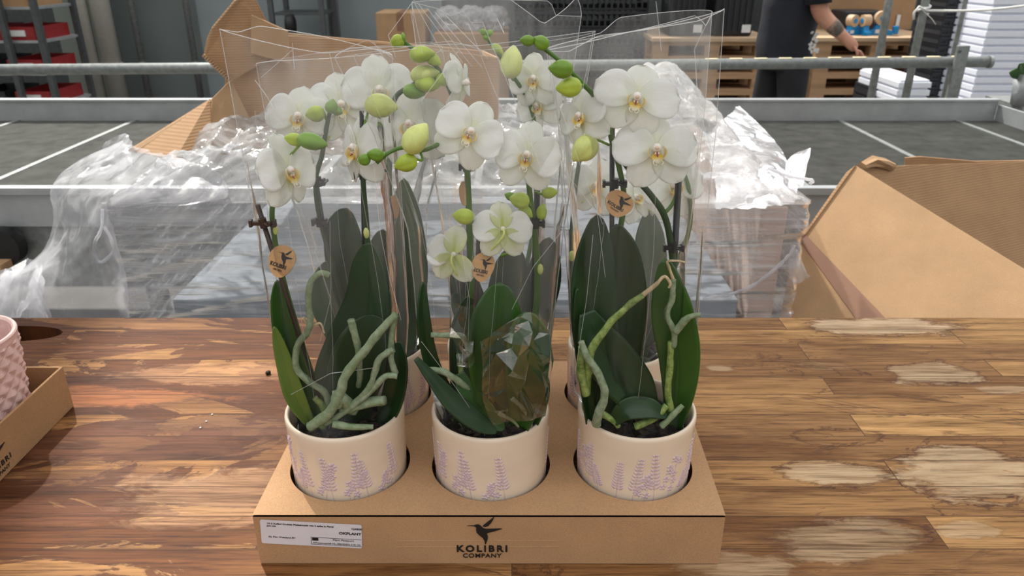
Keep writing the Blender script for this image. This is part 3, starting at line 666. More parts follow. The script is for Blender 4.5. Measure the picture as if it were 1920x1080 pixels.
        want = only or ('dorsal', 'lat1', 'lat2', 'pl', 'pr', 'lip')
        ts = .30
        if 'dorsal' in want: tepal('dorsal_sepal', j(6), .50, .40, ts+j(.1), .10, sm, 1.05, .012, ph=j(2))
        if 'lat1' in want: tepal('lateral_sepal', 143+j(9), .49, .40, ts+.1+j(.1), .10, sm, 1.05, .016, ph=j(2))
        if 'lat2' in want: tepal('lateral_sepal', -143+j(9), .49, .40, ts+.1+j(.1), .10, sm, 1.05, .014, ph=j(2))
        yb_ = .03 if back else -.006
        if 'pl' in want: tepal('petal', -78+j(6), .50, .56, .18+j(.15), .06, pm, 1.25, yb_, .02, j(3))
        if 'pr' in want: tepal('petal', 78+j(6), .50, .56, .18+j(.15), .06, pm, 1.25, yb_-.004, .02, j(3))
        if 'lip' in want:
            def lobe(sg):
                def fn(u, v_):
                    a = R(-78+118*u); wd_ = .085*math.sin(math.pi*(u*.86+.10))**.7; q = v_
                    rx = .098+.030*q*(1-.6*u); return B @ Vector((sg*(rx*math.cos(a)-.008), -.045-.01*u-wd_*q, -.035+.105*math.sin(a)+.012*q))
                return MB().grid(fn, 14, 6).build('lip_side_lobe', M['lipside'], fo, smooth=True, solid=.0007)
            lobe(-1); lobe(1)
            def mid(u, v_):
                q = 2*v_-1; ww = .062*math.sin(math.pi*min(1, u*.82+.18))**.8*(1.25-.5*u)
                return B @ Vector((q*ww, -.05-.13*u-.02*q*q+.05*u*u, -.045-.165*u*lipopen+.03*u*u-.018*q*q))
            MB().grid(mid, 12, 8).build('lip', M['lip'], fo, smooth=True, solid=.0008)
            mb = MB()
            for sg in (-1, 1):
                k2 = cr_spline([(sg*.008, -.135, -.20), (sg*.035, -.165, -.215), (sg*.055, -.165, -.18), (sg*.04, -.15, -.15)], 10)
                mb.tube([B @ Vector(p) for p in k2], .006*S, 6)
            mb.build('tendril', M['column'], fo, smooth=True)
            mb = MB()
            for sg in (-1, 1): mb.ell(B @ Vector((sg*.018, -.095, -.055)), (.014*S, .018*S, .02*S))
            mb.build('callus', M['anther'], fo, smooth=True)
            mb = MB(); mb.tube([B @ Vector((0, -.07, -.045)), B @ Vector((0, -.10, -.075)), B @ Vector((.004, -.125, -.095))], .008*S, 6); mb.build('throat_stripe', M['magenta'], fo, smooth=True)
        return fo
def stake(a, b, r, mat, label, clip=None, clipw=22):
    A = P(*a); Bp = P(*b); d = (Bp-A); 
    tz = (.096-A.z)/d.z if abs(d.z) > 1e-6 else 1
    end = A+d*max(1, min(tz, 3)) if tz > 0 else Bp
    root = empty('support_stick', end, label, 'support stick', 'support sticks in the orchid pots')
    k = mpp(A); mb = MB(); mb.tube([A, A+(end-A)*.5, end], r*k, 8); mb.build('stick', M[mat], root, smooth=True)
    for c in (clip or []):
        q = P(*c); k = mpp(q); ax = (A-end).normalized(); m_ = MB(); m_.box(q+Vector((0, -.002, 0)), (clipw*2*k, .0035, 7*k)); m_.tube([q+ax*9*k+Vector((0, -.001, 0)), q-ax*9*k+Vector((0, -.001, 0))], 8*k, 8)
        for s_ in (-1, 1): m_.box(q+Vector((s_*clipw*k, -.002, 0)), (5*k, .005, 13*k))
        m_.tube([q+CX*6*k+Vector((0, -.004, 0)), q+CX*15*k+Vector((0, -.007, 0)), q+CX*16*k+Vector((0, .004, 0))], 3*k, 6)
        m_.build('clip', M['black_stick' if mat != 'brown_stick' else 'brown_stick'], root)
    return root
def hangtag(px, py, Y, w_, h_, rot, label, yaw=0, back=False):
    c = P(px, py, Y); k = mpp(c); root = empty('hang_tag', c, label, 'tag', 'kraft bird tags on the support sticks')
    n_ = Matrix.Rotation(R(yaw), 3, CU) @ (-CF); up = Matrix.Rotation(R(rot), 3, n_) @ CU; rt = up.cross(n_).normalized()
    fr = frame(c, rt, up); pl = []
    for i in range(40):
        a = 2*math.pi*i/40; x = math.cos(a); y = math.sin(a); pl.append((x*w_/2*k*(1+.16*y+.08*y*x), y*h_/2*k*(1+.06*x)))
    mb = MB(); tri_poly(mb, pl, fr @ Matrix.Translation((0, 0, -.0008)), .0008); mb.build('card', M['tagcard'], root)
    if not back:
        bird(root, fr @ Matrix.Translation((w_*.08*k, h_*.20*k, .0001)), w_*.56*k)
        text(root, 'KOLIBRI', fr @ Matrix.Translation((-w_*.06*k, -h_*.20*k, .0001)), h_*.17*k, 'wordmark', bold=.03, align='CENTER', maxw=w_*.62*k)
        text(root, 'ORCHIDS', fr @ Matrix.Translation((-w_*.04*k, -h_*.31*k, .0001)), h_*.09*k, 'wordmark', align='CENTER', maxw=w_*.34*k)
    return root

# --- front left orchid
o = Orchid('fl', 'front left white orchid with one side-facing bloom and thick grey aerial roots')
o.leaf([(650, 785, .575, 50), (648, 735, .572, 125), (672, 660, .572, 132), (692, 570, .578, 98), (692, 500, .582, 70), (690, 455, .586, 40)], 'leaf_dark', (-.35, -1, .2))
o.leaf([(672, 785, .566, 40), (665, 715, .560, 100), (690, 640, .560, 105), (700, 590, .565, 50)], 'leaf_dark', (.2, -1, .3))
o.leaf([(600, 790, .56, 22), (562, 730, .553, 42), (535, 640, .55, 42), (522, 570, .55, 30), (520, 525, .55, 16)], 'leaf', (.6, -1, .1), .5)
o.leaf([(580, 790, .545, 20), (552, 740, .54, 36), (530, 670, .54, 28), (514, 612, .54, 12)], 'leaf_light', (.5, -1, .1), .5)
o.leaf([(720, 795, .56, 30), (738, 745, .555, 44), (748, 690, .555, 40), (748, 640, .56, 20)], 'leaf_dark', (-.3, -1, .1), .4)
o.root_([(582, 800, .530), (616, 775, .527), (636, 740, .526), (650, 700, .527), (690, 650, .528), (718, 615, .53), (742, 590, .53)], 10.5, 7.0)
o.root_([(658, 600, .532), (666, 630, .533), (672, 660, .536), (675, 700, .54), (672, 725, .542)], 7.5, 5)
o.root_([(662, 770, .54), (640, 745, .53), (632, 760, .53), (632, 735, .53)], 12, 10)
o.root_([(618, 517, .54), (600, 513, .54), (582, 532, .54), (578, 575, .54), (582, 600, .54), (575, 625, .54), (558, 648, .54), (556, 690, .54), (580, 715, .54), (612, 740, .542), (615, 775, .545)], 6, 6.5)
o.root_([(738, 655, .53), (712, 672, .53), (702, 700, .53), (690, 730, .53), (660, 760, .533)], 6, 6)
o.root_([(740, 592, .532), (735, 630, .534), (733, 670, .534), (742, 700, .535)], 5.5, 6, 'root')
o.root_([(745, 706, .53), (722, 706, .53), (690, 738, .53), (650, 770, .532), (610, 795, .532)], 5.5, 6)
o.root_([(640, 770, .535), (690, 755, .534), (722, 750, .532)], 9, 9.5)
o.root_([(625, 795, .528), (660, 800, .526), (700, 800, .528)], 8, 5)
o.root_([(590, 745, .54), (610, 770, .54), (605, 800, .54)], 6, 8, 'root_green')
o.root_([(568, 595, .542), (582, 612, .542), (600, 606, .542), (608, 625, .542)], 3, 1.5, 'root_dry')
o.stem([(604, 770, .565), (580, 690, .56), (552, 600, .556), (527, 510, .552), (514, 440, .548), (511, 385, .545), (530, 330, .553)], 6.5, 4.5, 'stem', [(577, 622, .557), (516, 430, .547)])
o.stem([(660, 770, .58), (688, 640, .592), (692, 520, .594), (688, 430, .594), (683, 370, .594), (680, 330, .594), (672, 290, .60)], 6, 4.5, 'stem_dark', [(687, 437, .592)])
o.flower(540, 322, .545, 124, 50, 0, 14, seed=1, stalk=[(520, 370, .55), (513, 385, .546)], zs=(1, 1.18))
o.flower(670, 280, .595, 130, -42, 4, -6, seed=2, stalk=[(682, 320, .6)], zs=(1, 1.1))
o.bud(552, 261, .552, 34, 24, 170, 'bud'); o.bud(584, 266, .548, 54, 32, -12, 'bud_dark', stalk=[(570, 262, .55), (545, 290, .552)])
o.bud(713, 199, .59, 58, 44, -5, 'bud_pale', stalk=[(690, 210, .6), (678, 250, .603)])
stake((483, 384, .545), (598, 745, .562), 5.0, 'brown_stick', 'brown support stick with a clip beside the left side-facing bloom', [(494, 417, .545)])
stake((678, 208, .603), (686, 700, .600), 4.2, 'black_stick', 'dark support stick behind the large leaf of the front left orchid', [(682, 327, .602)], 14)
hangtag(527, 490, .541, 54, 62, -18, 'kraft bird tag on the brown stick of the front left orchid', -12)
# --- back left orchid
o = Orchid('bl', 'back left white orchid with hazy blooms seen through the film')
o.leaf([(680, 690, .70, 30), (672, 600, .70, 66), (655, 520, .70, 80), (645, 440, .70, 74), (650, 390, .70, 40)], 'leaf_dark', (-.2, -1, .2))
o.leaf([(748, 690, .69, 30), (765, 600, .70, 60), (768, 500, .70, 78), (762, 410, .70, 66), (757, 334, .70, 26)], 'leaf_grey', (-.3, -1, .1))
o.leaf([(660, 690, .68, 24), (630, 620, .68, 44), (600, 550, .68, 46), (612, 490, .68, 20)], 'leaf_grey', (.4, -1, .1), .4)
o.leaf([(715, 700, .685, 30), (720, 600, .69, 56), (712, 500, .69, 60), (718, 430, .69, 30)], 'leaf_dark', (.2, -1, .1))
o.stem([(690, 690, .70), (655, 600, .70), (625, 500, .70), (600, 410, .70), (592, 340, .70), (604, 290, .70), (612, 240, .70), (618, 212, .70)], 5.5, 4.0, 'stem_dark')
o.stem([(730, 690, .70), (738, 560, .705), (735, 450, .705), (730, 350, .705), (732, 270, .71), (738, 190, .70), (770, 162, .70), (800, 150, .70), (832, 152, .70)], 5.5, 4.5, 'stem_dark')
o.root_([(700, 690, .67), (720, 650, .665), (700, 620, .665), (716, 585, .665)], 6, 4)
o.flower(560, 222, .70, 128, 6, 2, -4, seed=3, stalk=[(585, 250, .71), (606, 285, .702)])
o.flower(640, 200, .715, 132, 12, 2, 4, seed=4, stalk=[(620, 250, .715), (606, 280, .705)])
o.flower(770, 238, .70, 150, -8, 0, 4, seed=5, stalk=[(745, 260, .715), (733, 300, .706)])
o.flower(712, 172, .722, 140, 10, 8, 8, seed=6, stalk=[(735, 220, .715)])
o.bud(592, 213, .69, 34, 30, 190, 'bud', stalk=[(612, 225, .70)]); o.bud(622, 200, .692, 26, 24, 80, 'bud_dark'); o.bud(632, 208, .695, 20, 18, -20, 'bud_dark')
o.bud(795, 140, .695, 52, 34, 8, 'bud_pale'); o.bud(800, 158, .69, 44, 30, -8, 'bud'); o.bud(832, 150, .692, 30, 24, -4, 'bud'); o.bud(775, 172, .692, 40, 28, -10, 'bud_dark')
stake((592, 335, .705), (640, 640, .702), 4.5, 'black_stick', 'dark support stick behind the left side-facing bloom', [(596, 340, .70), (600, 415, .70)], 12)
stake((724, 300, .712), (740, 640, .71), 4.0, 'black_stick', 'dark support stick left of the grey-green back leaf', [], 12)
hangtag(740, 388, .69, 24, 44, 8, 'small hazy kraft tag before the grey-green leaf of the back left orchid', 50, True)
# --- front middle orchid
o = Orchid('fm', 'front middle white orchid with two open blooms and broad light-struck leaves')
o.leaf([(935, 800, .545, 40), (928, 740, .538, 74), (926, 680, .535, 98), (930, 610, .535, 104), (937, 530, .54, 64)], 'leaf', (.25, -1, .3), .16)
o.leaf([(975, 800, .535, 36), (985, 740, .527, 70), (990, 680, .524, 84), (992, 630, .526, 80), (985, 585, .53, 50)], 'leaf', (-.3, -1, .35), .2)
o.leaf([(880, 800, .545, 16), (842, 750, .54, 28), (808, 680, .54, 30), (793, 600, .54, 28), (793, 528, .545, 16)], 'leaf_dark', (.7, -1, .1), .5)
o.leaf([(780, 672, .525, 10), (815, 715, .522, 26), (850, 755, .520, 38), (895, 790, .520, 36), (932, 812, .522, 12)], 'leaf_dark', (.3, -1, .9), .3, .15)
o.leaf([(860, 700, .535, 20), (880, 740, .53, 40), (915, 780, .53, 40), (945, 806, .53, 14)], 'leaf', (.2, -1, .6), .3, .15)
o.leaf([(1000, 790, .54, 24), (1012, 740, .535, 40), (1020, 700, .535, 22)], 'leaf', (-.4, -1, .3), .4)
o.leaf([(862, 790, .56, 24), (866, 700, .57, 46), (872, 620, .575, 56), (880, 555, .58, 30)], 'leaf_dark', (.2, -1, .1), .3)
o.root_([(808, 628, .54), (838, 629, .54), (868, 632, .54), (880, 660, .545)], 5, 6)
o.root_([(806, 694, .53), (832, 697, .53), (860, 715, .53), (885, 735, .535), (895, 770, .54)], 6, 7)
o.root_([(860, 665, .54), (866, 700, .54), (876, 730, .54)], 5, 6, 'root_green')
o.root_([(960, 745, .53), (985, 770, .53), (995, 800, .535)], 6, 4)
o.root_([(935, 775, .52), (960, 788, .52), (972, 800, .522)], 4, 2)
o.stem([(960, 770, .58), (985, 700, .585), (1003, 600, .585), (1008, 520, .585), (1003, 440, .583), (997, 395, .58), (992, 350, .578), (990, 310, .575)], 7, 5, 'stem', [(1013, 505, .581)])
o.stem([(905, 780, .58), (890, 640, .59), (884, 520, .592), (880, 400, .59), (877, 330, .58), (868, 290, .572), (846, 268, .565), (824, 270, .556), (792, 282, .55), (755, 277, .546), (728, 287, .543), (706, 306, .54)], 5.5, 3.6, 'stem')
o.stem([(940, 480, .585), (960, 470, .58), (946, 452, .575)], 3, 3, 'bud_dark')
o.flower(880, 250, .555, 134, 12, 4, -26, seed=7, stalk=[(878, 300, .58)], zs=(1, 1.02))
o.flower(988, 294, .555, 134, -6, 4, -12, seed=8, stalk=[(992, 340, .578)], zs=(.94, 1.04))
o.flower(943, 430, .548, 112, 6, -6, 0, back=True, seed=9, only=('dorsal', 'lat1', 'lat2', 'pl', 'pr'), stalk=[(920, 470, .545), (905, 480, .56)])
o.flower(850, 478, .545, 112, -10, 0, -8, back=True, seed=10, only=('dorsal', 'lat1', 'lat2', 'pl'), stalk=[(862, 520, .545), (880, 500, .57)])
o.bud(780, 261, .54, 62, 46, 55, 'bud_pale', stalk=[(812, 242, .548), (826, 262, .556)] if False else [(768, 278, .545)])
o.bud(762, 305, .54, 42, 33, 200, 'bud', stalk=[(792, 300, .545), (788, 284, .55)]); o.bud(705, 290, .538, 30, 24, 170, 'bud_dark', stalk=[(722, 286, .543)]); o.bud(683, 299, .538, 24, 22, 190, 'bud_dark')
o.bud(870, 405, .545, 38, 30, 175, 'bud', stalk=[(884, 420, .565)])
o.bud(975, 375, .565, 36, 30, 170, 'bud', stalk=[(995, 385, .578)]); o.bud(957, 368, .57, 20, 16, 160, 'bud_dark'); o.bud(1030, 362, .57, 28, 22, 10, 'bud', stalk=[(1004, 360, .58)]); o.bud(985, 396, .575, 30, 20, -40, 'bud'); o.bud(1016, 398, .58, 30, 20, 80, 'bud')
stake((898, 448, .555), (886, 720, .56), 5.0, 'brown_stick', 'brown support stick behind the tag of the front middle orchid', [])
stake((1008, 340, .59), (996, 700, .59), 6.0, 'black_stick', 'black support stick clipped below the right bloom of the front middle orchid', [(1004, 418, .578)], 15)
hangtag(905, 501, .545, 43, 56, -12, 'kraft bird tag above the broad leaf of the front middle orchid', 14)
# --- back middle orchid
o = Orchid('bm', 'back middle white orchid with a tall arching stem of green buds')
o.leaf([(940, 700, .70, 24), (905, 620, .70, 50), (875, 550, .70, 60), (862, 480, .70, 34)], 'leaf_dark', (.2, -1, .1), .3)
o.leaf([(960, 700, .70, 24), (1000, 600, .70, 56), (1020, 520, .70, 68), (1030, 445, .70, 34)], 'leaf_dark', (-.3, -1, .1), .3)
o.leaf([(930, 700, .69, 24), (940, 600, .69, 60), (955, 520, .69, 70), (965, 460, .69, 36)], 'leaf_dark', (0, -1, .1), .3)
o.leaf([(920, 700, .69, 24), (895, 640, .685, 44), (870, 590, .68, 40), (850, 550, .68, 20)], 'leaf_dark', (.5, -1, .1), .4)
o.root_([(868, 700, .665), (848, 660, .66), (862, 630, .66), (852, 600, .66)], 5, 4)
o.stem([(900, 690, .70), (888, 560, .705), (882, 420, .705), (876, 320, .705), (866, 240, .70), (848, 180, .70), (822, 130, .70), (795, 105, .70), (770, 88, .70), (750, 72, .70)], 5.5, 3.6, 'stem')
o.stem([(960, 690, .70), (975, 560, .705), (1000, 430, .71), (1010, 300, .72), (995, 200, .72), (960, 140, .715), (930, 95, .71), (910, 68, .71)], 5, 3, 'stem')
o.flower(866, 158, .70, 112, 76, 0, 10, seed=11, stalk=[(856, 200, .705)], only=('dorsal', 'lat1', 'pl', 'pr', 'lat2'))
o.flower(1002, 150, .715, 104, -18, 6, 0, seed=12, stalk=[(998, 190, .72)])
o.flower(1010, 200, .72, 96, -30, 6, 20, seed=13, stalk=[(1003, 240, .72)])
o.bud(745, 77, .695, 26, 24, 200, 'bud', stalk=[(758, 84, .70)]); o.bud(756, 70, .695, 16, 10, 95, 'bud_dark'); o.bud(790, 102, .692, 46, 30, 6, 'bud'); o.bud(812, 112, .695, 30, 22, -30, 'bud')
o.bud(960, 118, .71, 58, 42, 84, 'bud_pale', stalk=[(962, 150, .716)]); o.bud(906, 60, .705, 14, 12, 150, 'bud_dark'); o.bud(918, 62, .705, 14, 12, 40, 'bud_dark'); o.bud(912, 70, .705, 14, 12, -40, 'bud_dark'); o.bud(932, 92, .708, 26, 16, -40, 'bud')
stake((876, 308, .71), (886, 640, .71), 6, 'black_stick', 'grey support stick right below the middle bloom, seen through film', [(876, 312, .705)], 13)
hangtag(870, 363, .70, 26, 46, 6, 'dark hazy kraft tag on the stick below the left middle bloom', 55, True)
# --- front right orchid
o = Orchid('fr', 'front right white orchid with two large open blooms at the top')
o.leaf([(1150, 790, .565, 36), (1128, 700, .56, 76), (1112, 600, .56, 92), (1112, 500, .565, 84), (1120, 402, .57, 44)], 'leaf_dark', (.3, -1, .15), .25)
o.leaf([(1170, 790, .575, 30), (1172, 660, .575, 60), (1176, 560, .575, 74), (1168, 480, .575, 66), (1155, 420, .575, 34)], 'leaf_dark', (-.2, -1, .15), .25)
o.leaf([(1100, 585, .545, 30), (1120, 640, .54, 80), (1155, 690, .54, 96), (1195, 735, .54, 80), (1232, 762, .542, 26)], 'leaf_dark', (.1, -1, .5), .22, .2)
o.leaf([(1262, 800, .55, 30), (1272, 740, .545, 56), (1274, 670, .545, 76), (1262, 590, .547, 80), (1246, 484, .552, 42)], 'leaf', (-.35, -1, .2), .25)
o.leaf([(1280, 780, .56, 20), (1290, 710, .56, 40), (1292, 640, .56, 44), (1284, 570, .56, 24)], 'leaf_light', (-.6, -1, .1), .4)
o.leaf([(1150, 790, .53, 20), (1175, 768, .528, 40), (1215, 765, .528, 40), (1250, 782, .53, 14)], 'leaf_dark', (0, -1, .8), .3, .2)
o.leaf([(1105, 790, .55, 20), (1096, 700, .548, 34), (1086, 620, .55, 30), (1082, 540, .552, 16)], 'leaf_dark', (.6, -1, .1), .4)
o.root_([(1098, 735, .535), (1104, 690, .53), (1110, 654, .528), (1145, 605, .528), (1180, 572, .528), (1206, 553, .528)], 9, 5.5, 'root_green')
o.root_([(1206, 553, .528), (1228, 535, .527), (1245, 519, .527), (1256, 530, .527), (1254, 540, .527)], 5, 2, 'root_dry')
o.root_([(1089, 640, .525), (1102, 670, .523), (1122, 702, .522), (1134, 740, .522), (1122, 775, .525), (1118, 795, .53)], 6, 9)
o.root_([(1092, 650, .53), (1090, 700, .53), (1100, 740, .53)], 8, 8, 'root_green')
o.root_([(1262, 524, .535), (1260, 560, .534), (1250, 590, .534), (1264, 622, .534), (1262, 650, .535)], 5.5, 6)
o.root_([(1258, 640, .536), (1256, 690, .535), (1252, 730, .535), (1258, 770, .535)], 6.5, 6.5, 'root_green')
o.root_([(1262, 524, .535), (1254, 500, .535), (1252, 490, .535), (1270, 489, .535), (1284, 492, .535)], 3, 1.6, 'root_dry')
o.root_([(1266, 622, .533), (1283, 602, .53), (1296, 593, .528), (1314, 590, .526)], 8, 4)
o.root_([(1118, 770, .53), (1145, 785, .53), (1160, 800, .53)], 7, 5, 'root_green'); o.root_([(1190, 800, .53), (1225, 785, .53), (1250, 760, .532)], 7, 6, 'root_green'); o.root_([(1240, 800, .53), (1262, 778, .53), (1280, 760, .533)], 6, 5)
o.stem([(1150, 780, .58), (1140, 640, .58), (1150, 540, .582), (1162, 440, .582), (1170, 370, .58), (1160, 310, .575), (1146, 260, .57), (1140, 225, .565), (1118, 185, .56), (1094, 158, .555), (1066, 130, .55), (1040, 106, .548), (1010, 84, .546)], 6, 4.2, 'stem', [(1128, 545, .578)])
o.stem([(1262, 780, .58), (1274, 640, .583), (1268, 560, .583), (1258, 460, .582), (1246, 405, .58), (1222, 368, .577), (1196, 338, .573), (1168, 300, .572), (1150, 262, .57)], 7, 5.5, 'stem_dark')
o.stem([(1246, 400, .58), (1262, 380, .585), (1272, 350, .59)], 4, 3, 'stem'); o.stem([(1195, 230, .566), (1168, 232, .568), (1146, 240, .57)], 4, 4, 'stem')
o.flower(1193, 186, .55, 150, -4, 6, -15, seed=14, stalk=[(1160, 225, .57)], zs=(1.1, .88))
o.flower(1230, 282, .545, 154, -4, 2, 2, seed=15, stalk=[(1200, 310, .572)], zs=(1.06, .94))
o.flower(1090, 220, .56, 112, -40, 0, 10, seed=16, stalk=[(1120, 245, .57)])
o.bud(1053, 129, .54, 44, 34, 176, 'bud_dark', stalk=[(1062, 132, .548)]); o.bud(1068, 163, .545, 46, 36, 186, 'bud', stalk=[(1092, 158, .555)]); o.bud(1015, 80, .54, 32, 26, 150, 'bud_dark'); o.bud(989, 76, .54, 26, 20, 175, 'bud_dark')
o.bud(1096, 278, .555, 56, 46, 225, 'bud_pale', stalk=[(1120, 262, .56), (1142, 272, .57)]); o.bud(1190, 333, .56, 30, 24, 130, 'bud', stalk=[(1200, 342, .574)])
stake((1148, 240, .58), (1146, 760, .58), 5.0, 'black_stick', 'black support stick behind the tag of the front right orchid', [(1152, 343, .575)], 20)
stake((1273, 325, .585), (1256, 640, .585), 6.5, 'black_stick', 'thick black support stick under the right large bloom', [(1262, 463, .58)], 17)
hangtag(1160, 382, .562, 54, 50, -30, 'kraft bird tag on the black stick below the top right blooms', 10)
# --- back right orchid
o = Orchid('br', 'back right white orchid with hazy blooms behind the two large ones')
o.leaf([(1180, 700, .70, 26), (1195, 610, .70, 52), (1215, 520, .70, 66), (1218, 450, .70, 56), (1216, 392, .70, 28)], 'leaf_grey', (0, -1, .1))
o.leaf([(1150, 700, .70, 26), (1180, 640, .695, 60), (1220, 600, .69, 70), (1245, 560, .69, 34)], 'leaf_dark', (0, -1, .2))
o.leaf([(1150, 700, .70, 26), (1130, 600, .70, 50), (1115, 520, .70, 50), (1110, 460, .70, 26)], 'leaf_dark', (.2, -1, .1))
o.leaf([(1170, 710, .67, 30), (1200, 690, .665, 44), (1235, 700, .665, 24)], 'leaf_dark', (0, -1, .6))
o.root_([(1195, 690, .665), (1215, 683, .66), (1242, 688, .66)], 6, 5); o.root_([(1150, 520, .67), (1170, 545, .67), (1190, 570, .67), (1185, 620, .67)], 7, 5)
o.stem([(1120, 700, .70), (1085, 620, .70), (1072, 540, .70), (1072, 450, .70), (1078, 360, .70), (1090, 280, .70)], 5.5, 4, 'stem_dark', [(1072, 480, .695)])
o.stem([(1200, 700, .70), (1240, 560, .70), (1290, 440, .70), (1292, 360, .70), (1280, 320, .70)], 5, 4, 'stem')
o.flower(1262, 350, .70, 128, 8, 0, 12, seed=17, stalk=[(1285, 380, .705)])
o.flower(1190, 372, .69, 92, 20, -10, 30, seed=18, stalk=[(1230, 400, .70)])
o.flower(1120, 350, .70, 110, -10, 0, -8, seed=19, stalk=[(1090, 380, .70)])
stake((1070, 430, .71), (1078, 640, .71), 4.0, 'black_stick', 'thin dark support stick at the left of the back right orchid', [])

# ------------------------------------------------------------ clear sleeves round the plants
def sleeve(key, left, right, Y, b, label, seed, twist=0.0, wave=.012, tag_=None):
    """left / right: outline points (px, py) from the pot rim upwards at depth Y, b: half depths"""
    x, y = POTS[key]; root = empty('cellophane_sleeve', (x, y, .0985), label, 'plant sleeve', 'clear sleeves round the orchids')
    lv = [(x-.041, y, .0985, x+.041, y, .0985, .041), (x-.0415, y, .112, x+.0415, y, .112, .0415)]
    for i, ((lx, ly), (rx, ry)) in enumerate(zip(left, right)):
        a = P(lx, ly, Y); c = P(rx, ry, Y); lv.append((a.x, a.y, a.z, c.x, c.y, c.z, b[i]))
    m_ = 64; N = 96; rnd = random.Random(seed); sp_ = cr_spline(lv[:3], 24); q_ = lv[2:]; sp_ += [tuple(a_+(b_-a_)*(t_-int(t_)) for a_, b_ in zip(q_[min(int(t_), len(q_)-2)], q_[min(int(t_), len(q_)-2)+1])) if t_ < len(q_)-1 else q_[-1] for t_ in [(i_+1)/40*(len(q_)-1) for i_ in range(40)]]
    kn = [0]+sorted(rnd.uniform(.06, .44) for _ in range(2))+[.5]+sorted(rnd.uniform(.56, .94) for _ in range(3))+[1]; kz = [0]+[rnd.uniform(-1, 1) for _ in range(2)]+[0]+[rnd.uniform(-1, 1) for _ in range(3)]+[0]
    o3 = Vector((seed*3.1, seed*1.7, 0))
    def zig(k):
        for i_ in range(len(kn)-1):
            if kn[i_] <= k <= kn[i_+1]: return kz[i_]+(kz[i_+1]-kz[i_])*(k-kn[i_])/(kn[i_+1]-kn[i_])
        return 0; o3 = Vector((seed*3.1, seed*1.7, 0))
    def fn(u, v_):
        i = min(int(round(u*m_)), m_); q = sp_[i]; A = Vector(q[:3]); C = Vector(q[3:6]); mid = (A+C)/2; hw = (C-A)/2; a = 2*math.pi*v_
        c_ = math.cos(a); s_ = math.sin(a); flat = min(1, u*1.6); lens = (1-abs(c_)**1.7)*(1 if s_ >= 0 else -1); yy = s_*(1-flat)+lens*flat
        p = mid-hw*c_+Vector((0, 1, 0))*q[6]*yy
        k = v_ if v_ < .9999 else 0
        n1 = noise.noise(Vector((math.cos(2*math.pi*k)*3.2, math.sin(2*math.pi*k)*3.2, u*2.0))+o3)
        n2 = 1-2*abs(noise.noise(Vector((math.cos(2*math.pi*k)*7, math.sin(2*math.pi*k)*7, u*3.5+4))+o3))
        n3 = noise.noise(Vector((p.x*55, p.y*55, p.z*38))+o3)
        n4 = 1-2.4*abs(noise.noise(Vector((p.x*30+p.z*14, p.y*30, p.z*26-p.x*12))+o3*2))
        env = min(1, max(0, u-.05)*6); out = Vector((-c_*.3, yy, 0)); out = out.normalized() if out.length > 0 else Vector((0, 1, 0))
        sf = min(1, abs(s_)*2.2); tf = 1-.93*min(1, max(0, (u-.7)/.25))
        n5 = noise.noise(Vector((math.cos(2*math.pi*k)*12, math.sin(2*math.pi*k)*12, u*1.2))+o3)
        p += out*env*sf*(.008*n1*tf+.0012*n2*tf+.0010*n3*tf+.0014*n4*tf+.0045*n5*(1-u)**1.5)
        if u > .8: p.z += (u-.8)*5*wave*zig(k)
        return p
    mb = MB(); mb.grid(fn, m_, N); sh = mb.build('film', M['cello' if key[0] == 'b' else 'cello_front'], root, smooth=True)
    mb = MB()
    mb.tube([fn(1, k/N) for k in range(N+1)], .00025, 4, False); mb.build('cut_edge', M['cello_edge'], root)
    for v_ in (0, .5):
        mb = MB()
        for off in (0,):
            mb.tube([fn(u/40, v_) for u in range(3, 41)], .00028, 4, False)
        mb.build('side_seam', M['cello_edge'], root)
    # heat creases running through the film
    mb = MB()
    for k in range(5):
        v0 = rnd.uniform(.52, .98); u0 = rnd.uniform(.2, .5); dv = rnd.uniform(-.08, .08); u1 = rnd.uniform(.7, 1.0)
        mb.tube([fn(u0+(u1-u0)*j/16, v0+dv*j/16)+Vector((0, -.0004, 0)) for j in range(17)], .00014, 3, False)
    mb.build('crease', M['cello_edge'], root)
    return root
def crumple(root, pts, nu, nv, seed, amp):
    spl = [cr_spline([tuple(P(*q)) for q in r_], nv) for r_ in pts]; cs = [cr_spline([spl[i][j] for i in range(len(spl))], nu) for j in range(nv+1)]; rnd = random.Random(seed)
    jit = {}
    def g(u, v_):
        i, j = int(round(u*nu)), int(round(v_*nv)); e = 0 if i in (0, nu) or j in (0, nv) else 1; k_ = .012*e
        if (i, j) not in jit: jit[i, j] = Vector((rnd.uniform(-.5, .5)*k_, rnd.uniform(-1, 1)*amp*e, rnd.uniform(-.5, .5)*k_))
        return Vector(cs[j][i])+jit[i, j]
    return MB().grid(g, nu, nv).build('crumpled_film', M['cello_gloss'], root)
sleeve('bl', [(640, 640), (606, 560), (560, 400), (500, 230), (480, 120)], [(790, 640), (796, 560), (800, 400), (850, 230), (830, 90)], .70, [.05, .055, .06, .05, .03], 'clear sleeve round the back left orchid', 2)
sleeve('bm', [(850, 640), (845, 560), (826, 400), (790, 200), (772, 6)], [(1030, 640), (1040, 560), (1052, 400), (1065, 200), (1090, 30)], .70, [.05, .055, .06, .05, .03], 'clear sleeve round the back middle orchid, a sharp corner peaking highest', 6, wave=.03)
sleeve('br', [(1070, 640), (1066, 560), (1058, 400), (1045, 200), (1028, 90)], [(1250, 640), (1275, 560), (1300, 400), (1322, 200), (1335, 22)], .70, [.05, .055, .06, .05, .03], 'clear sleeve round the back right orchid', 9)
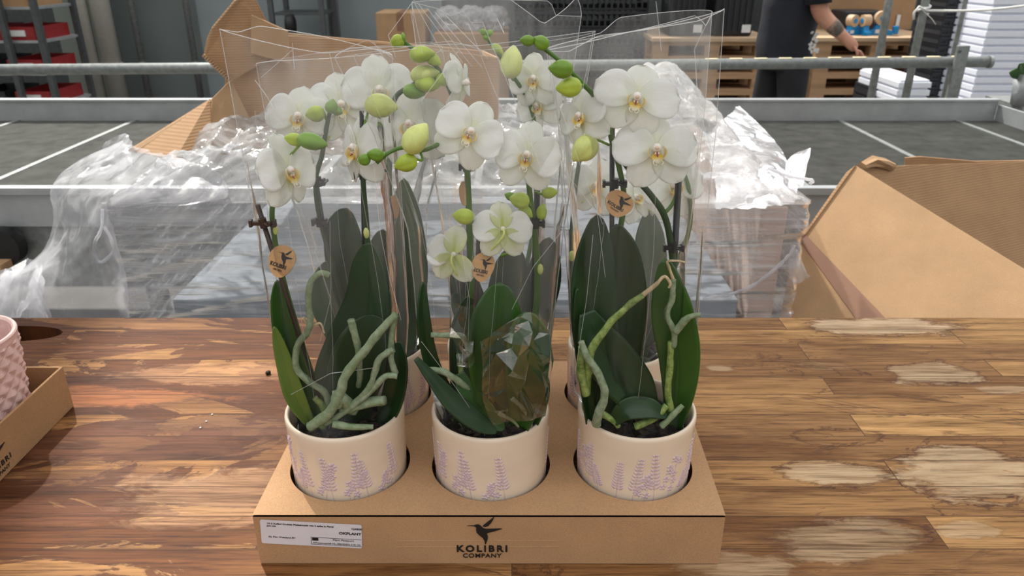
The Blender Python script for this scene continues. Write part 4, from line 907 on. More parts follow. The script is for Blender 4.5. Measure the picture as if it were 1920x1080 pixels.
sleeve('fl', [(541, 735), (508, 600), (480, 430), (447, 250), (412, 54)], [(757, 735), (766, 600), (757, 430), (745, 250), (735, 104)], .575, [.043, .048, .052, .045, .02], 'clear sleeve round the front left orchid with a pointed top left corner', 4, wave=.006)
sleeve('fm', [(812, 735), (782, 600), (766, 430), (700, 250), (628, 110)], [(1022, 735), (1038, 600), (1056, 430), (1085, 250), (1116, 58)], .575, [.043, .048, .052, .045, .02], 'clear sleeve round the front middle orchid, crumpled over its broad leaves', 11, wave=.012)
sleeve('fr', [(1078, 735), (1070, 600), (1066, 430), (1050, 250), (1024, 92)], [(1290, 735), (1308, 600), (1322, 430), (1342, 250), (1358, 16)], .575, [.043, .048, .052, .045, .02], 'clear sleeve round the front right orchid with the tall straight right edge', 13, wave=.006)
FMS = bpy.data.objects['cellophane_sleeve.004']
def creases(parent, Y, lines, r=.00022):
    mb = MB()
    for l_ in lines: mb.tube([P(x, y, Y) for x, y in l_], r, 4)
    mb.build('sharp_crease', M['cello_edge'], parent)
creases(bpy.data.objects['cellophane_sleeve.001'], .662, [[(772, 6), (728, 66), (742, 108)], [(772, 6), (792, 100)], [(778, 7), (830, 100)], [(785, 8), (868, 118)], [(800, 14), (885, 125)], [(815, 22), (905, 128)], [(835, 28), (915, 110)], [(772, 4), (820, 16), (845, 30), (868, 20), (886, 45)], [(925, 56), (932, 34), (945, 62)], [(770, 20), (782, 92)]], .00028)
creases(FMS, .522, [[(878, 42), (925, 165), (984, 300)], [(884, 42), (905, 42), (962, 180), (1022, 335)], [(700, 78), (737, 136)], [(640, 96), (690, 74), (740, 112)], [(618, 100), (640, 200), (680, 330)], [(860, 95), (790, 190)], [(1112, 60), (1104, 110), (1092, 170)], [(790, 640), (850, 720), (905, 800)], [(860, 430), (880, 560), (878, 640)], [(1056, 430), (1000, 500), (960, 580)]])
creases(bpy.data.objects['cellophane_sleeve.005'], .522, [[(1230, 2), (1240, 95)], [(1336, 22), (1302, 92), (1310, 200), (1336, 290)], [(1046, 250), (1066, 330), (1120, 400), (1135, 520)], [(1050, 200), (1095, 330), (1130, 420)], [(1078, 700), (1100, 560), (1112, 440)]])
creases(bpy.data.objects['cellophane_sleeve.003'], .528, [[(548, 80), (552, 130)], [(490, 145), (550, 92)], [(478, 150), (500, 180), (530, 235)], [(700, 300), (712, 430), (730, 520), (752, 600)], [(590, 470), (620, 560), (600, 640)], [(545, 740), (620, 700), (700, 690)]])
crumple(FMS, [[(900, 640, .505), (960, 600, .50), (1000, 585, .505), (1034, 612, .52)], [(905, 690, .505), (955, 640, .492), (1000, 640, .496), (1034, 680, .515)], [(905, 750, .508), (955, 710, .494), (1000, 720, .498), (1030, 740, .515)], [(925, 800, .515), (955, 790, .508), (990, 790, .508), (1015, 780, .52)]], 9, 8, 4, .005)
crumple(FMS, [[(842, 560, .515), (870, 575, .50), (890, 570, .51)], [(850, 640, .512), (870, 650, .50), (888, 640, .51)], [(870, 680, .512), (880, 690, .503), (890, 680, .51)]], 6, 4, 7, .004)

# ------------------------------------------------------------ hall: floor and walls
def struct(o): o['kind'] = 'structure'; return o
struct(MB().bb(-7, 7, -4, 8.2, -1.0, -.9).build('floor', M['concrete']))
def vx(px, Y, z): # x of a pixel column where it crosses height z at depth Y
    a = Vector((0, Y, z))-CO; return (px-960)*a.dot(CF)/F
WY = 8.0; WZ = -.2
for nm, a, b, m_ in (('wall_left', -7, vx(108, WY, WZ), 'steel_dark'), ('wall_pale', vx(108, WY, WZ), vx(205, WY, WZ), 'panelgreen'), ('wall_grey', vx(205, WY, WZ), vx(375, WY, WZ), 'panelgrey'), ('wall_blue', vx(375, WY, WZ), vx(830, WY, WZ), 'panelblue'), ('wall_back', vx(830, WY, WZ), 7, 'steel_dark')):
    struct(MB().bb(a, b, WY, WY+.15, -.9, 2.4).build(nm, M[m_]))
struct(MB().bb(-7.15, -7, -4, WY+.15, -.9, 2.4).build('wall_side_left', M['panelgrey'])); struct(MB().bb(7, 7.15, -4, WY+.15, -.9, 2.4).build('wall_side_right', M['panelgrey']))
def vpipe(px, Y, r, mat, label, name='pipe', z0=-.9, z1=2.3, cat='pipe', group=None):
    x = vx(px, Y, WZ); o = MB().tube([(x, Y, z0), (x, Y, z1)], r, 20).build(name, M[mat], smooth=True)
    mb = MB(); 
    for z in (-.5, .6, 1.6): mb.tube([(x, Y, z-.02), (x, Y, z+.02)], r*1.12, 20)
    mb.build('bracket', M[mat], o); return tag(o, label, cat, group)
vpipe(160, 7.7, .072, 'pipewhite', 'off-white drain pipe, left one of the thick pair'); vpipe(198, 7.75, .092, 'pipewhite', 'off-white drain pipe, right and thicker one of the pair')
vpipe(256, 7.85, .032, 'galv', 'thin grey conduit on the dark grey panel right of the thick pipes'); vpipe(357, 7.85, .032, 'galv', 'thin grey conduit left of the raised carton flap'); vpipe(628, 7.85, .055, 'galv', 'grey conduit standing right of the dark rack behind the carton')

# racks in the back
def rack(x0, x1, Y, dep, zs, label, post='steel_dark', shelf='alu'):
    t_ = empty('shelf_rack', ((x0+x1)/2, Y+dep/2, -.9), label, 'shelf rack')
    for x in (x0, x1):
        for y in (Y, Y+dep): MB().bb(x-.022, x+.022, y-.022, y+.022, -.9, 1.5).build('post', M[post], t_)
    for z in zs: MB().bb(x0, x1, Y, Y+dep, z-.02, z).build('shelf', M[shelf], t_)
    return t_
ra = vx(-60, 6.2, -.2); rb = vx(84, 6.2, -.2); rc = vx(28, 6.2, -.2)
rack(ra, rb, 6.2, .55, (-.62, -.37, -.12, .13, .38), 'dark shelf rack with red trays at the left edge')
MB_ = MB().bb(rc-.02, rc+.02, 6.12, 6.17, -.9, 1.5).build('pole', M['steel_dark']); tag(MB_, 'dark upright pole before the rack of red trays', 'pole')
def openbox(mb, x0, x1, y0, y1, z0, z1, t_=.012):
    mb.bb(x0, x1, y0, y1, z0, z0+t_); mb.bb(x0, x0+t_, y0, y1, z0, z1); mb.bb(x1-t_, x1, y0, y1, z0, z1); mb.bb(x0, x1, y0, y0+t_, z0, z1); mb.bb(x0, x1, y1-t_, y1, z0, z1)
wds = {-.62: 'second lowest visible', -.37: 'middle', -.12: 'upper'}
for z, wd in ((-.62, 'on the lowest shelf'), (-.37, 'on the second shelf'), (-.12, 'on the third shelf'), (.13, 'on the fourth shelf')):
    for k, (a, b, c) in enumerate(((rb-.34, rb-.05, 'right'), (rb-.72, rb-.42, 'middle'), (rb-1.1, rb-.8, 'left'))):
        mt = 'red' if (k != 1 or z > -.3) and z < .1 else ('carton' if z > .1 else 'blackcrate')
        nmc = {'red': 'red', 'carton': 'brown', 'blackcrate': 'black'}[mt]
        if b < ra: continue
        mb = MB(); openbox(mb, a, b, 6.22, 6.7, z, z+.10)
        o = mb.build('storage_tray', M[mt]); tag(o, f'{nmc} tray {wd} of the left rack, {c} one', 'tray', 'trays on the left rack')
        if k == 0 and z < .1: MB().bb(a+.04, b-.08, 6.208, 6.219, z+.03, z+.075).build('label_card', M['whiteplastic'], o)
rack(vx(512, 7.2, -.1), vx(606, 7.2, -.1), 7.2, .5, (-.55, -.25, .02, .3), 'dark rack with empty shelves behind the big carton', shelf='steel_dark')
mb = MB(); c = P(545, 47, 7.15); mb.tube([c+Vector((-.03, 0, 0)), c+Vector((.03, 0, 0))], .09, 20); q = mb.build('wheel', M['rubber'], smooth=True); tag(q, 'black wheel hanging on the dark rack behind the carton', 'wheel')
# brown boxes and film rolls behind the carton
def carton(x0, x1, y0, y1, z0, z1, label, mat='carton_out', group=None):
    o = MB().bb(x0, x1, y0, y1, z0, z1).build('cardboard_box', M[mat], bevel=.006); tag(o, label, 'box', group)
    xm = (x0+x1)/2; MB().bb(xm-.03, xm+.03, y0-.001, y0+.0005, (z0+z1)/2, z1-.006).build('tape', M['tape'], o); MB().bb(xm-.03, xm+.03, y0, y1, z1, z1+.001).build('tape', M['tape'], o); return o
x0 = vx(704, 6.8, .0); x1 = vx(800, 6.8, 0); zt = P(750, 24, 6.8).z
carton(x0, x1, 6.8, 7.3, -.9, zt-.3, 'brown box at the foot of the stack by the blue-grey wall'); carton(x0, x1-.02, 6.8, 7.3, zt-.3, zt, 'brown box on top of the stack left of the bagged foam')
def bag(c, ax, mat, label, seed, name='plastic_bag', cat='bag', group=None):
    def f(p, th, a): return p*(1+.16*noise.noise(p*3+Vector((seed, 0, 0)))+.07*noise.noise(p*9+Vector((seed, 3, 0))))
    o = MB().ell(c, ax, nu=40, nv=26, fn=f).build(name, M[mat], smooth=True); return tag(o, label, cat, group)
gx0 = vx(815, 6.9, 0); gx1 = vx(955, 6.9, 0)
mb = MB(); mb.bb(gx0, gx1, 6.75, 7.4, -.9, P(880, 62, 6.75).z); q = mb.build('cardboard_box', M['carton'], bevel=.01); tag(q, 'brown box under the clear bags behind the sleeves', 'box')
for k, (x, y, s, lb) in enumerate(((842, 22, 1, 'left'), (885, 30, 1.1, 'middle'), (928, 26, 1, 'right'))):
    c = P(x, y, 7.0); zt = P(880, 62, 6.75).z; bag(Vector((c.x, 7.0, zt+.10)), (.13*s, .18, .105), 'bagfilm', f'whitish plastic bag on the brown box, {lb} of three', k+2, group='bags behind the sleeves')
# stacks of black crates
def crate(x0, x1, y0, y1, z0, z1, mat='blackcrate'):
    mb = MB(); d = .012; mb.bb(x0, x1, y0, y1, z0, z0+.01)
    for yy in (y0, y1-d):
        mb.bb(x0, x1, yy, yy+d, z1-.022, z1); mb.bb(x0, x1, yy, yy+d, z0, z0+.018)
        n_ = max(3, int((x1-x0)/.05))
        for k in range(n_+1): xx = x0+(x1-x0-.014)*k/n_; mb.bb(xx, xx+.014, yy+.001, yy+d-.001, z0, z1)
        mb.bb(x0, x1, yy+.003, yy+d-.003, (z0+z1)/2-.006, (z0+z1)/2+.006)
    for xx in (x0, x1-d):
        mb.bb(xx, xx+d, y0, y1, z1-.022, z1); mb.bb(xx, xx+d, y0, y1, z0, z0+.06); 
    return mb
def crate_stack(xa, xb, y0, y1, z0, z1, hh, lb, cat='crate'):
    n_ = int(round((z1-z0)/hh)); base = None
    for k in range(n_):
        if base is None:
            base = crate(xa, xb, y0, y1, z0, z0+hh*.94).build('black_crate', M['blackcrate']); o = base
        else:
            o = base.copy(); col.objects.link(o); o.location = (0, 0, hh*k)
        tag(o, f'black crate in the {lb}, {nth(k, n_)}', cat, f'black crates in the {lb}')
crate_stack(vx(965, 6.6, 0), vx(1215, 6.6, 0), 6.6, 7.2, -.9, .50, .14, 'wide stack behind the middle sleeves')
crate_stack(vx(1752, 5.6, -.2), vx(1836, 5.6, -.2), 5.6, 6.0, -.9, .34, .062, 'tall stack beside the white panels')
crate_stack(vx(1640, 5.3, -.3), vx(1678, 5.3, -.3), 5.3, 5.6, -.9, -.34, .08, 'small stack between the leaning poles')

# pallets with a board on top, two stacks
def pallet(x0, x1, y0, y1, z0, label, group):
    t_ = empty('wooden_pallet', ((x0+x1)/2, (y0+y1)/2, z0), label, 'pallet', group)
    for k, yy in enumerate((y0, (y0+y1)/2-.05, y1-.1)):
        MB().bb(x0, x1, yy, yy+.1, z0, z0+.018).build('bottom_board', M['pinewood'], t_); MB().bb(x0, x1, yy, yy+.1, z0+.098, z0+.116).build('stringer_board', M['pinewood'], t_)
        for xx in (x0, (x0+x1)/2-.06, x1-.12): MB().bb(xx, xx+.12, yy, yy+.1, z0+.018, z0+.098).build('block', M['pinewood'], t_)
    for k in range(7):
        yy = y0+(y1-y0-.11)*k/6; MB().bb(x0, x1, yy, yy+.11, z0+.116, z0+.136).build('deck_board', M['pinewood'], t_) if k in (0, 1, 6) else None
    mb = MB()
    for k in range(2, 6): yy = y0+(y1-y0-.11)*k/6; mb.bb(x0, x1, yy, yy+.11, z0+.116, z0+.136)
    mb.build('deck_boards', M['pinewood'], t_); return t_
ztop = P(1350, 78, 6.2).z
words = ['bottom one', 'second from the floor', 'third from the floor', 'fourth from the floor', 'fifth from the floor', 'top one']
for (xa, xb, Y, lb) in ((vx(1225, 6.2, -.2), vx(1445, 6.2, -.2), 6.2, 'left of the person'), (vx(1532, 6.2, -.2), vx(1765, 6.2, -.2), 6.22, 'right of the person')):
    base = None; hh = (ztop+.9)/6
    for k in range(6):
        if base is None: base = pallet(xa, xb, Y, Y+.8, -.9, f'wooden pallet in the stack {lb}, {words[k]}', f'wooden pallets {lb}'); o = base
        else:
            o = copy_tree(base); o.location.z = -.9+hh*k; o['label'] = f'wooden pallet in the stack {lb}, {words[k]}'
    q = MB().bb(xa-.02, xb+.02, Y-.03, Y+.83, ztop, ztop+.03).build('worktop_board', M['mdf'], bevel=.003); tag(q, f'light wooden board lying on the pallet stack {lb}', 'board')
    if 'right' in lb: RX = (xa, xb, Y)
    else: LX = (xa, xb, Y)
zt = ztop+.03
# things on the pallet tops
for k, (a, b, lb) in enumerate(((1252, 1318, 'left'), (1335, 1408, 'right'))):
    xa = vx(a, 6.4, zt+.2); xb = vx(b, 6.4, zt+.2); t_ = empty('black_bin', ((xa+xb)/2, 6.5, zt), f'tall black bin on the pallet board left of the person, {lb} one', 'bin', 'black bins on the pallets')
    mb = MB(); mb.bb(xa, xb, 6.3, 6.7, zt, zt+.55); mb.build('body', M['blackcrate'], t_, bevel=.02)
    mb = MB(); 
    for j in range(7): mb.bb(xa+.01+j*(xb-xa-.03)/6, xa+.022+j*(xb-xa-.03)/6, 6.285, 6.30, zt+.04, zt+.50)
    mb.build('ribs', M['blackcrate'], t_); MB().bb(xb-.09, xb-.02, 6.28, 6.284, zt+.03, zt+.09).build('sticker', M['whiteplastic'], t_); MB().bb(xa-.015, xb+.015, 6.28, 6.72, zt+.55, zt+.60).build('rim', M['blackcrate'], t_, bevel=.01)
q = MB().bb(RX[0]-.1, RX[1]+.1, 6.95, 6.97, zt, zt+.9).build('cardboard_sheet', M['carton'], bevel=.002); tag(q, 'brown cardboard sheet standing behind the blue tape dispensers', 'cardboard')
mb = MB(); q0_ = P(1684, 38, 6.94); mb.box(q0_, (.03, .004, .09)); q = mb.build('paper_label', M['whiteplastic']); tag(q, 'small white paper label on the brown cardboard sheet', 'label')
def dispenser(px, rz, lb, s=1.0):
    x = vx(px, 6.45, zt+.05); t_ = empty('tape_dispenser', (0, 0, 0), lb, 'tape dispenser', 'blue tape dispensers on the pallets')
    MB().prism([(-.09, 0), (.09, 0), (.10, .03), (.05, .045), (.045, .11), (.0, .13), (-.03, .10), (-.05, .045), (-.09, .03)], (0, 0, 0), (1, 0, 0), (0, 0, 1), .055).build('frame', M['blue'], t_, bevel=.003)
    MB().tube([(-.005, -.035, .13), (-.005, .035, .13)], .055, 20).build('tape_roll', M['mdf'], t_, smooth=False); MB().tube([(-.005, -.04, .13), (-.005, .04, .13)], .022, 14).build('hub', M['blue'], t_)
    MB().box((.115, 0, .04), (.035, .06, .06)).build('blade_holder', M['blue'], t_, bevel=.003); MB().box((-.02, -.029, .03), (.05, .002, .03)).build('sticker', M['whiteplastic'], t_)
    t_.location = (x, 6.42, zt); t_.rotation_euler = (0, 0, R(rz)); t_.scale = (s, s, s); return t_
dispenser(1594, 25, 'blue tape dispenser at the near left end of the row', .85); dispenser(1617, 100, 'blue tape dispenser standing second in the row, edge on', .85); dispenser(1648, -10, 'blue tape dispenser with a large beige roll in the right of the row', 1.0)
mb = MB(); x = vx(1612, 6.75, zt+.3); mb.bb(x-.16, x+.20, 6.6, 6.9, zt, zt+.17); q = mb.build('black_crate', M['blackcrate'], bevel=.01); tag(q, 'black box behind the blue tape dispensers', 'box')
# white polystyrene panels
def wstack(a, b, Y, z1, lb, dz=.05, nm='foam_tray'):
    xa = vx(a, Y, -.2); xb = vx(b, Y, -.2); n_ = int((z1+.9)/dz); base = None
    for k in range(n_):
        if base is None: mb = MB(); mb.bb(xa, xb, Y, Y+.6, -.9, -.9+dz*.72); mb.bb(xa+.012, xb-.012, Y+.012, Y+.6, -.9+dz*.72, -.9+dz); o = base = mb.build(nm, M['whitepanel'], bevel=.003)
        else: o = base.copy(); col.objects.link(o); o.location.z = dz*k
        tag(o, f'white foam tray in the {lb}, {nth(k, n_)}', 'tray', f'white foam trays in the {lb}')
wstack(1833, 2080, 5.2, .42, 'tall stack at the right edge'); wstack(1690, 1752, 5.0, -.24, 'low stack seen under the rail')

# guard rail, leaning-looking posts and cord
ra_ = P(-40, 135, 3.75); rb_ = P(1857, 116, 3.75)
t_ = empty('guard_rail', (2.1, 3.75, -.9), 'long galvanised guard rail pipe with cream clips running across the scene', 'rail')
MB().tube([ra_+Vector((-1.2, 0, 0)), rb_], .026, 24).build('rail_pipe', M['galv'], t_, smooth=True)
mb = MB(); mb.tube([rb_-Vector((.012, 0, 0)), rb_+Vector((.004, 0, 0))], .029, 24); mb.build('end_cap', M['galv'], t_)
dr = (rb_-ra_).normalized()
for px in [27, 74, 168, 260, 305, 352, 398]+[1335+46*k for k in range(11)]:
    f = (px+40)/1897; c = ra_+(rb_-ra_)*f+Vector((0, 0, .024)); MB().box(c, (.062, .022, .010), Matrix((dr, dr.cross(Vector((0, 0, 1))), Vector((0, 0, 1)))).transposed()).build('clip', M['cream_clip'], t_, bevel=.002)
c = P(1800, 116, 3.71); MB().bb(c.x-.028, c.x+.028, 3.70, 3.722, -.9, c.z+.075).build('post', M['galv'], t_, bevel=.003); c = P(150, 134, 3.71); MB().bb(-3.4, -3.34, 3.70, 3.722, -.9, c.z+.03).build('post', M['galv'], t_)
MB().box((P(1800, 97, 3.69).x, 3.694, P(1800, 97, 3.69).z), (.012, .012, .012)).build('bolt', M['steel_dark'], t_)
pl = []
for k, (px, Y, lb) in enumerate(((1642, 4.3, 'grey upright pole, left of the two beside the white cord'), (1708, 4.3, 'grey upright pole that the white cord is knotted to'), (1783, 4.6, 'thin pale upright pole before the black crates'))):
    x = vx(px, Y, -.1); r = .021 if k < 2 else .013; q = MB().tube([(x, Y, -.9), (x, Y, 1.4)], r, 18).build('upright_pole', M['galv'], smooth=True); tag(q, lb, 'pole', 'upright poles behind the rail'); pl.append(x)
    MB().bb(x-.05, x+.05, Y-.05, Y+.05, -.9, -.89).build('base_plate', M['galv'], q)
kz = P(1712, 19, 4.3).z
mb = MB(); a = Vector((pl[1], 4.27, kz)); e = P(1990, 0, 4.0); mb.tube([a+(e-a)*(k/10)+Vector((0, 0, -.02*math.sin(math.pi*k/10))) for k in range(11)], .006, 8)
mb.tube([a+Vector((.028*math.cos(t*.6), .03+.028*math.sin(t*.6)-.0, .004*t-.02)) for t in range(14)], .006, 8)
mb.tube([a, a+Vector((-.05, -.01, .02)), a+Vector((-.07, -.01, -.01)), a+Vector((-.065, -.01, -.045))], .006, 8); mb.tube([a+Vector((-.02, 0, 0)), a+Vector((.03, -.01, -.04)), a+Vector((.06, -.01, -.07))], .002, 6)
q = mb.build('cord', M['rope'], smooth=True); tag(q, 'white cord knotted to a pole and stretched to the right edge', 'cord')

# rolling bench with mesh top
BZ = P(60, 356, 2.25).z; BY0 = 2.25; BY1 = G(60, 226, BZ).y
bx1 = vx(1868, BY1, BZ+.04); bx0 = -3.9
b_ = empty('rolling_bench', (-.8, (BY0+BY1)/2, -.9), 'long aluminium rolling bench with a wire mesh top behind the wrapped pallet', 'bench')
LZ = .085
MB().bb(bx0, bx1, BY1, BY1+.012, BZ-.05, BZ+LZ).build('back_rim', M['alu'], b_, bevel=.002); MB().bb(bx0, bx1, BY1-.012, BY1+.03, BZ+LZ, BZ+LZ+.008).build('rim_lip', M['alu'], b_)
MB().bb(bx0, bx1+0.0, BY0-.02, BY0+.012, BZ-.012, BZ+.012).build('front_rim', M['alu'], b_, bevel=.002)
MB().bb(bx0, bx1, BY0, BY0+.01, BZ-.12, BZ-.012).build('front_beam', M['alu'], b_); MB().bb(bx0, bx1, BY0+.03, BY0+.08, BZ-.34, BZ-.13).build('lower_beam', M['galv'], b_)
MB().bb(bx1, bx1+.012, BY0, BY1, BZ-.05, BZ+.07).build('side_rim', M['alu'], b_, bevel=.002)
mb = MB(); n_ = 84
for k in range(1, n_):
    y = BY0+(BY1-BY0)*k/n_; mb.tube([(bx0, y, BZ), (bx1, y, BZ)], .0021, 4)
mb.build('mesh_wires', M['wire'], b_)['kind'] = 'stuff'
mb = MB(); k = bx0
while k < bx1: mb.tube([(k, BY0, BZ-.004), (k, BY1, BZ-.004)], .0022, 4); k += .10
mb.build('mesh_cross_wires', M['wire'], b_)
k = bx0+.15
while k < bx1:
    MB().bb(k-.011, k+.011, BY0, BY1, BZ-.01, BZ+.0035).build('cross_bar', M['galv'], b_); k += .52
for x in (bx0+.3, -1.2, .3, bx1-.3):
    for y in (BY0+.06, BY1-.1): MB().bb(x-.025, x+.025, y-.025, y+.025, -.9, BZ-.03).build('leg', M['galv'], b_)
c = P(8, 462, BY0-.02); mb = MB(); mb.tube([(c.x, BY0-.045, c.z), (c.x, BY0+.0, c.z)], .062, 28); mb.build('roller', M['rubber'], b_, smooth=False)
MB().bb(bx0, vx(50, BY0, BZ-.3), BY0-.10, BY0-.04, P(20, 482, BY0).z-.02, P(20, 476, BY0).z).build('wooden_rail', M['pinewood'], b_)
struct(MB().bb(bx0, bx1+.4, BY0+.2, BY1+.1, -.895, -.89).build('floor_shadow_slab', M['concrete'])) if False else None
# dark round drip mats lying under the mesh
for k, (px, py, r_, lb) in enumerate(((1515, 250, .10, 'dark round mat under the bench mesh, left one of two'), (1830, 235, .16, 'dark oval mat under the bench mesh near the right end'))):
    c = G(px, py, BZ-.08); q = MB().lathe([(0, 0), (r_*1.0, 0), (r_, .012), (0, .012)], (c.x, c.y, BZ-.08), 36).build('round_mat', M['rubber']); tag(q, lb, 'mat', 'round mats under the mesh')
q = MB().bb(-3.5, bx1-.1, BY0+.1, BY1-.05, BZ-.10, BZ-.085).build('drip_tray', M['concrete'], b_)

# potted plant at the right edge
t_ = empty('potted_plant', P(1914, 192, 3.3), 'small green plant in a grey pot at the right edge', 'plant')
c = P(1921, 190, 3.3); c.z = P(1921, 196, 3.3).z
MB().lathe([(0, 0), (.052, 0), (.066, .13), (.060, .13), (.05, .01), (0, .01)], c, 40).build('pot', M['alu'], t_, smooth=True)
for k, (dx, dz, rx) in enumerate(((-.035, .16, -40), (.02, .19, 20), (-.05, .12, -60), (.04, .15, 50))):
    d = Vector((math.sin(R(rx)), -.2, math.cos(R(rx)))).normalized(); s_ = d.cross(Vector((0, 1, 0))).normalized(); b0 = c+Vector((dx*.3, 0, .11))
    def fn(u, v_, d=d, s_=s_, b0=b0): q = 2*v_-1; return b0+d*.13*u+s_*q*.026*math.sin(math.pi*(u*.94+.04))+Vector((0, -.02*u*u+.006*q*q, -.03*u*u))
    MB().grid(fn, 12, 6).build('leaf', M['leaf'], t_, smooth=True, solid=.002)
# bench it stands on
q = MB().bb(bx1+.06, bx1+1.4, 2.9, BY1+.2, c.z-.03, c.z).build('side_bench', M['galv']); tag(q, 'grey bench surface continuing at the right edge under the plant', 'bench')
for x in (bx1+.12, bx1+1.3): MB().bb(x, x+.04, 3.0, 3.04, -.9, c.z-.03).build('leg', M['galv'], q); MB().bb(x, x+.04, BY1+.05, BY1+.09, -.9, c.z-.03).build('leg', M['galv'], q)

# ------------------------------------------------------------ wrapped pallet load
PX0, PX1, PY0, PY1 = -.735, .535, 1.30, 2.08
PT = P(700, 388, PY0).z                               # top of the load
pal = empty('wooden_pallet', ((PX0+PX1)/2, 1.69, -.9), 'wooden pallet under the film-wrapped load', 'pallet')
for y in (PY0, 1.62, PY1-.1): MB().bb(PX0, PX1, y, y+.1, -.9, -.88).build('bottom_board', M['pinewood'], pal); MB().bb(PX0, PX1, y, y+.1, -.88, -.78).build('stringer', M['pinewood'], pal)
MB().bb(PX0, PX1, PY0, PY1, -.78, -.756).build('deck', M['pinewood'], pal)
def nested(x0, x1, z0, z1, mat, lb, dz):
    n_ = int((z1-z0)/dz); base = None
    for k in range(n_):
        if base is None:
            mb = MB(); mb.bb(x0, x1, PY0+.03, PY1-.03, z0, z0+dz*.45); mb.bb(x0+.012, x1-.012, PY0+.042, PY1-.042, z0+dz*.45, z0+dz)
            base = o = mb.build('flat_tray', M[mat], bevel=.002)
        else: o = base.copy(); col.objects.link(o); o.location.z = dz*k
        tag(o, f'{lb}, {ORD[k]} layer from below', 'tray', lb)
seam = P(1250, 455, PY0).z
nested(PX0+.05, PX0+.62, -.756, seam, 'greyload', 'blue-grey trays under the film, left half', .155); nested(PX0+.64, PX1-.075, -.756, seam, 'greyload', 'blue-grey trays under the film, right half', .155)
nested(PX0+.06, PX0+.62, seam+.002, PT-.012, 'brownload', 'brownish ribbed trays under the film, left half', .075); nested(PX0+.64, PX1-.08, seam+.002, PT-.012, 'brownload', 'brownish ribbed trays under the film, right half', .075)
q = MB().bb(PX1-.07, PX1-.02, PY0+.03, PY1-.03, -.756, PT-.01).build('edge_board', M['pinkboard'], bevel=.004); tag(q, 'pale upright board at the right end of the wrapped load', 'board')
# top bags under the film
fr_root = empty('stretch_film', ((PX0+PX1)/2, 1.69, -.75), 'milky crumpled stretch film wrapped round the pallet load', 'stretch film')
def topz(x, y):
    fx_ = (x-PX0)/(PX1-PX0); fy = (y-PY0)/(PY1-PY0); h = .02+.06*math.sin(math.pi*min(1, max(0, fy)))**.7*(.5+.5*math.sin(math.pi*min(1, max(0, fx_))))
    h += .12*math.exp(-((fx_-.86)/.10)**2-((fy-.75)/.22)**2)+.05*math.exp(-((fx_-.22)/.16)**2-((fy-.35)/.3)**2)
    v = Vector((x*9, y*9, 3)); h += .022*noise.noise(v)+.020*(1-2.5*abs(noise.noise(v*1.7)))*.6+.006*noise.noise(v*5)+.004*noise.noise(v*11); return PT+max(.004, h)
def roundrect(a, ox, oy):
    """perimeter of the load, a in 0..1 starting at front left and running to the right"""
    pts = [(PX0-ox, PY0-oy), (PX1+ox, PY0-oy), (PX1+ox, PY1+oy), (PX0-ox, PY1+oy)]; Lx = PX1-PX0+2*ox; Ly = PY1-PY0+2*oy; T = 2*(Lx+Ly); d = (a % 1)*T
    for i, l_ in enumerate((Lx, Ly, Lx, Ly)):
        if d <= l_: p = pts[i]; q = pts[(i+1) % 4]; return p[0]+(q[0]-p[0])*d/l_, p[1]+(q[1]-p[1])*d/l_, i
        d -= l_
    return pts[0][0], pts[0][1], 0
def skirt(u, v_):
    x, y, sd_ = roundrect(v_, .004, .004); z = -.75+(PT+.012+.75)*u
    k = Vector((x*2.2+y*2, z*26+3.0*math.sin(x*4.0)*.6, y*2)); r_ = 1-2.6*abs(noise.noise(k)); r2 = noise.noise(Vector((x*7, z*60+x*5, y*7)))
    d = .006*max(-.6, r_)+.0035*r2+.004*noise.noise(Vector((x*3, z*8, y)))
    nx, ny = ((0, -1), (1, 0), (0, 1), (-1, 0))[sd_]
    # the film sags in at the waist
    return Vector((x+nx*(d+.002), y+ny*(d+.002), z))
MB().grid(skirt, 190, 360).build('wrap_skirt', M['stretch'], fr_root, smooth=True)
def top(u, v_): x = PX0-.006+(PX1-PX0+.012)*u; y = PY0-.006+(PY1-PY0+.012)*v_; e = min(u, 1-u, v_, 1-v_)*18; z = topz(x, y); return Vector((x, y, PT+.008+(z-PT-.008)*min(1, e)))
M['stretch_top'] = film('crumpled_top_film', .26, (.93, .93, .94, 1), .14, .3, 1.0, 18, (1, 1.6, 1), (.78, .77, .77, 1), .62)
MB().grid(top, 220, 150).build('wrap_top', M['stretch_top'], fr_root, smooth=True)
# loose flared sheet at the left corner and ragged tips
def sheet(rows, Y, name, seed, amp=.02, nu=70, nv=50, mat='stretch_loose', nf=8):
    rows3 = [[tuple(P(x, y, yy)) for x, y, yy in r_] for r_ in rows]
    def fn(u, v_):
        cols_ = [cr_spline(r_, nv)[int(round(v_*nv))] for r_ in []]
        return None
    spl = [cr_spline(r_, nv) for r_ in rows3]; m_ = nu
    colsp = [cr_spline([spl[i][j] for i in range(len(spl))], m_) for j in range(nv+1)]
    def g(u, v_):
        p = Vector(colsp[int(round(v_*nv))][int(round(u*m_))]); k = Vector((p.x*nf*2.2, p.y*nf, p.z*nf*.9+seed))
        return p+Vector((.3*noise.noise(k+Vector((5, 0, 0))), -1, .2*noise.noise(k)))*amp*((1-2.2*abs(noise.noise(k)))*.6+.5*noise.noise(k*2.7)+.25*noise.noise(k*6))
    o = MB().grid(g, m_, nv).build(name, M[mat], fr_root, smooth=True); return g
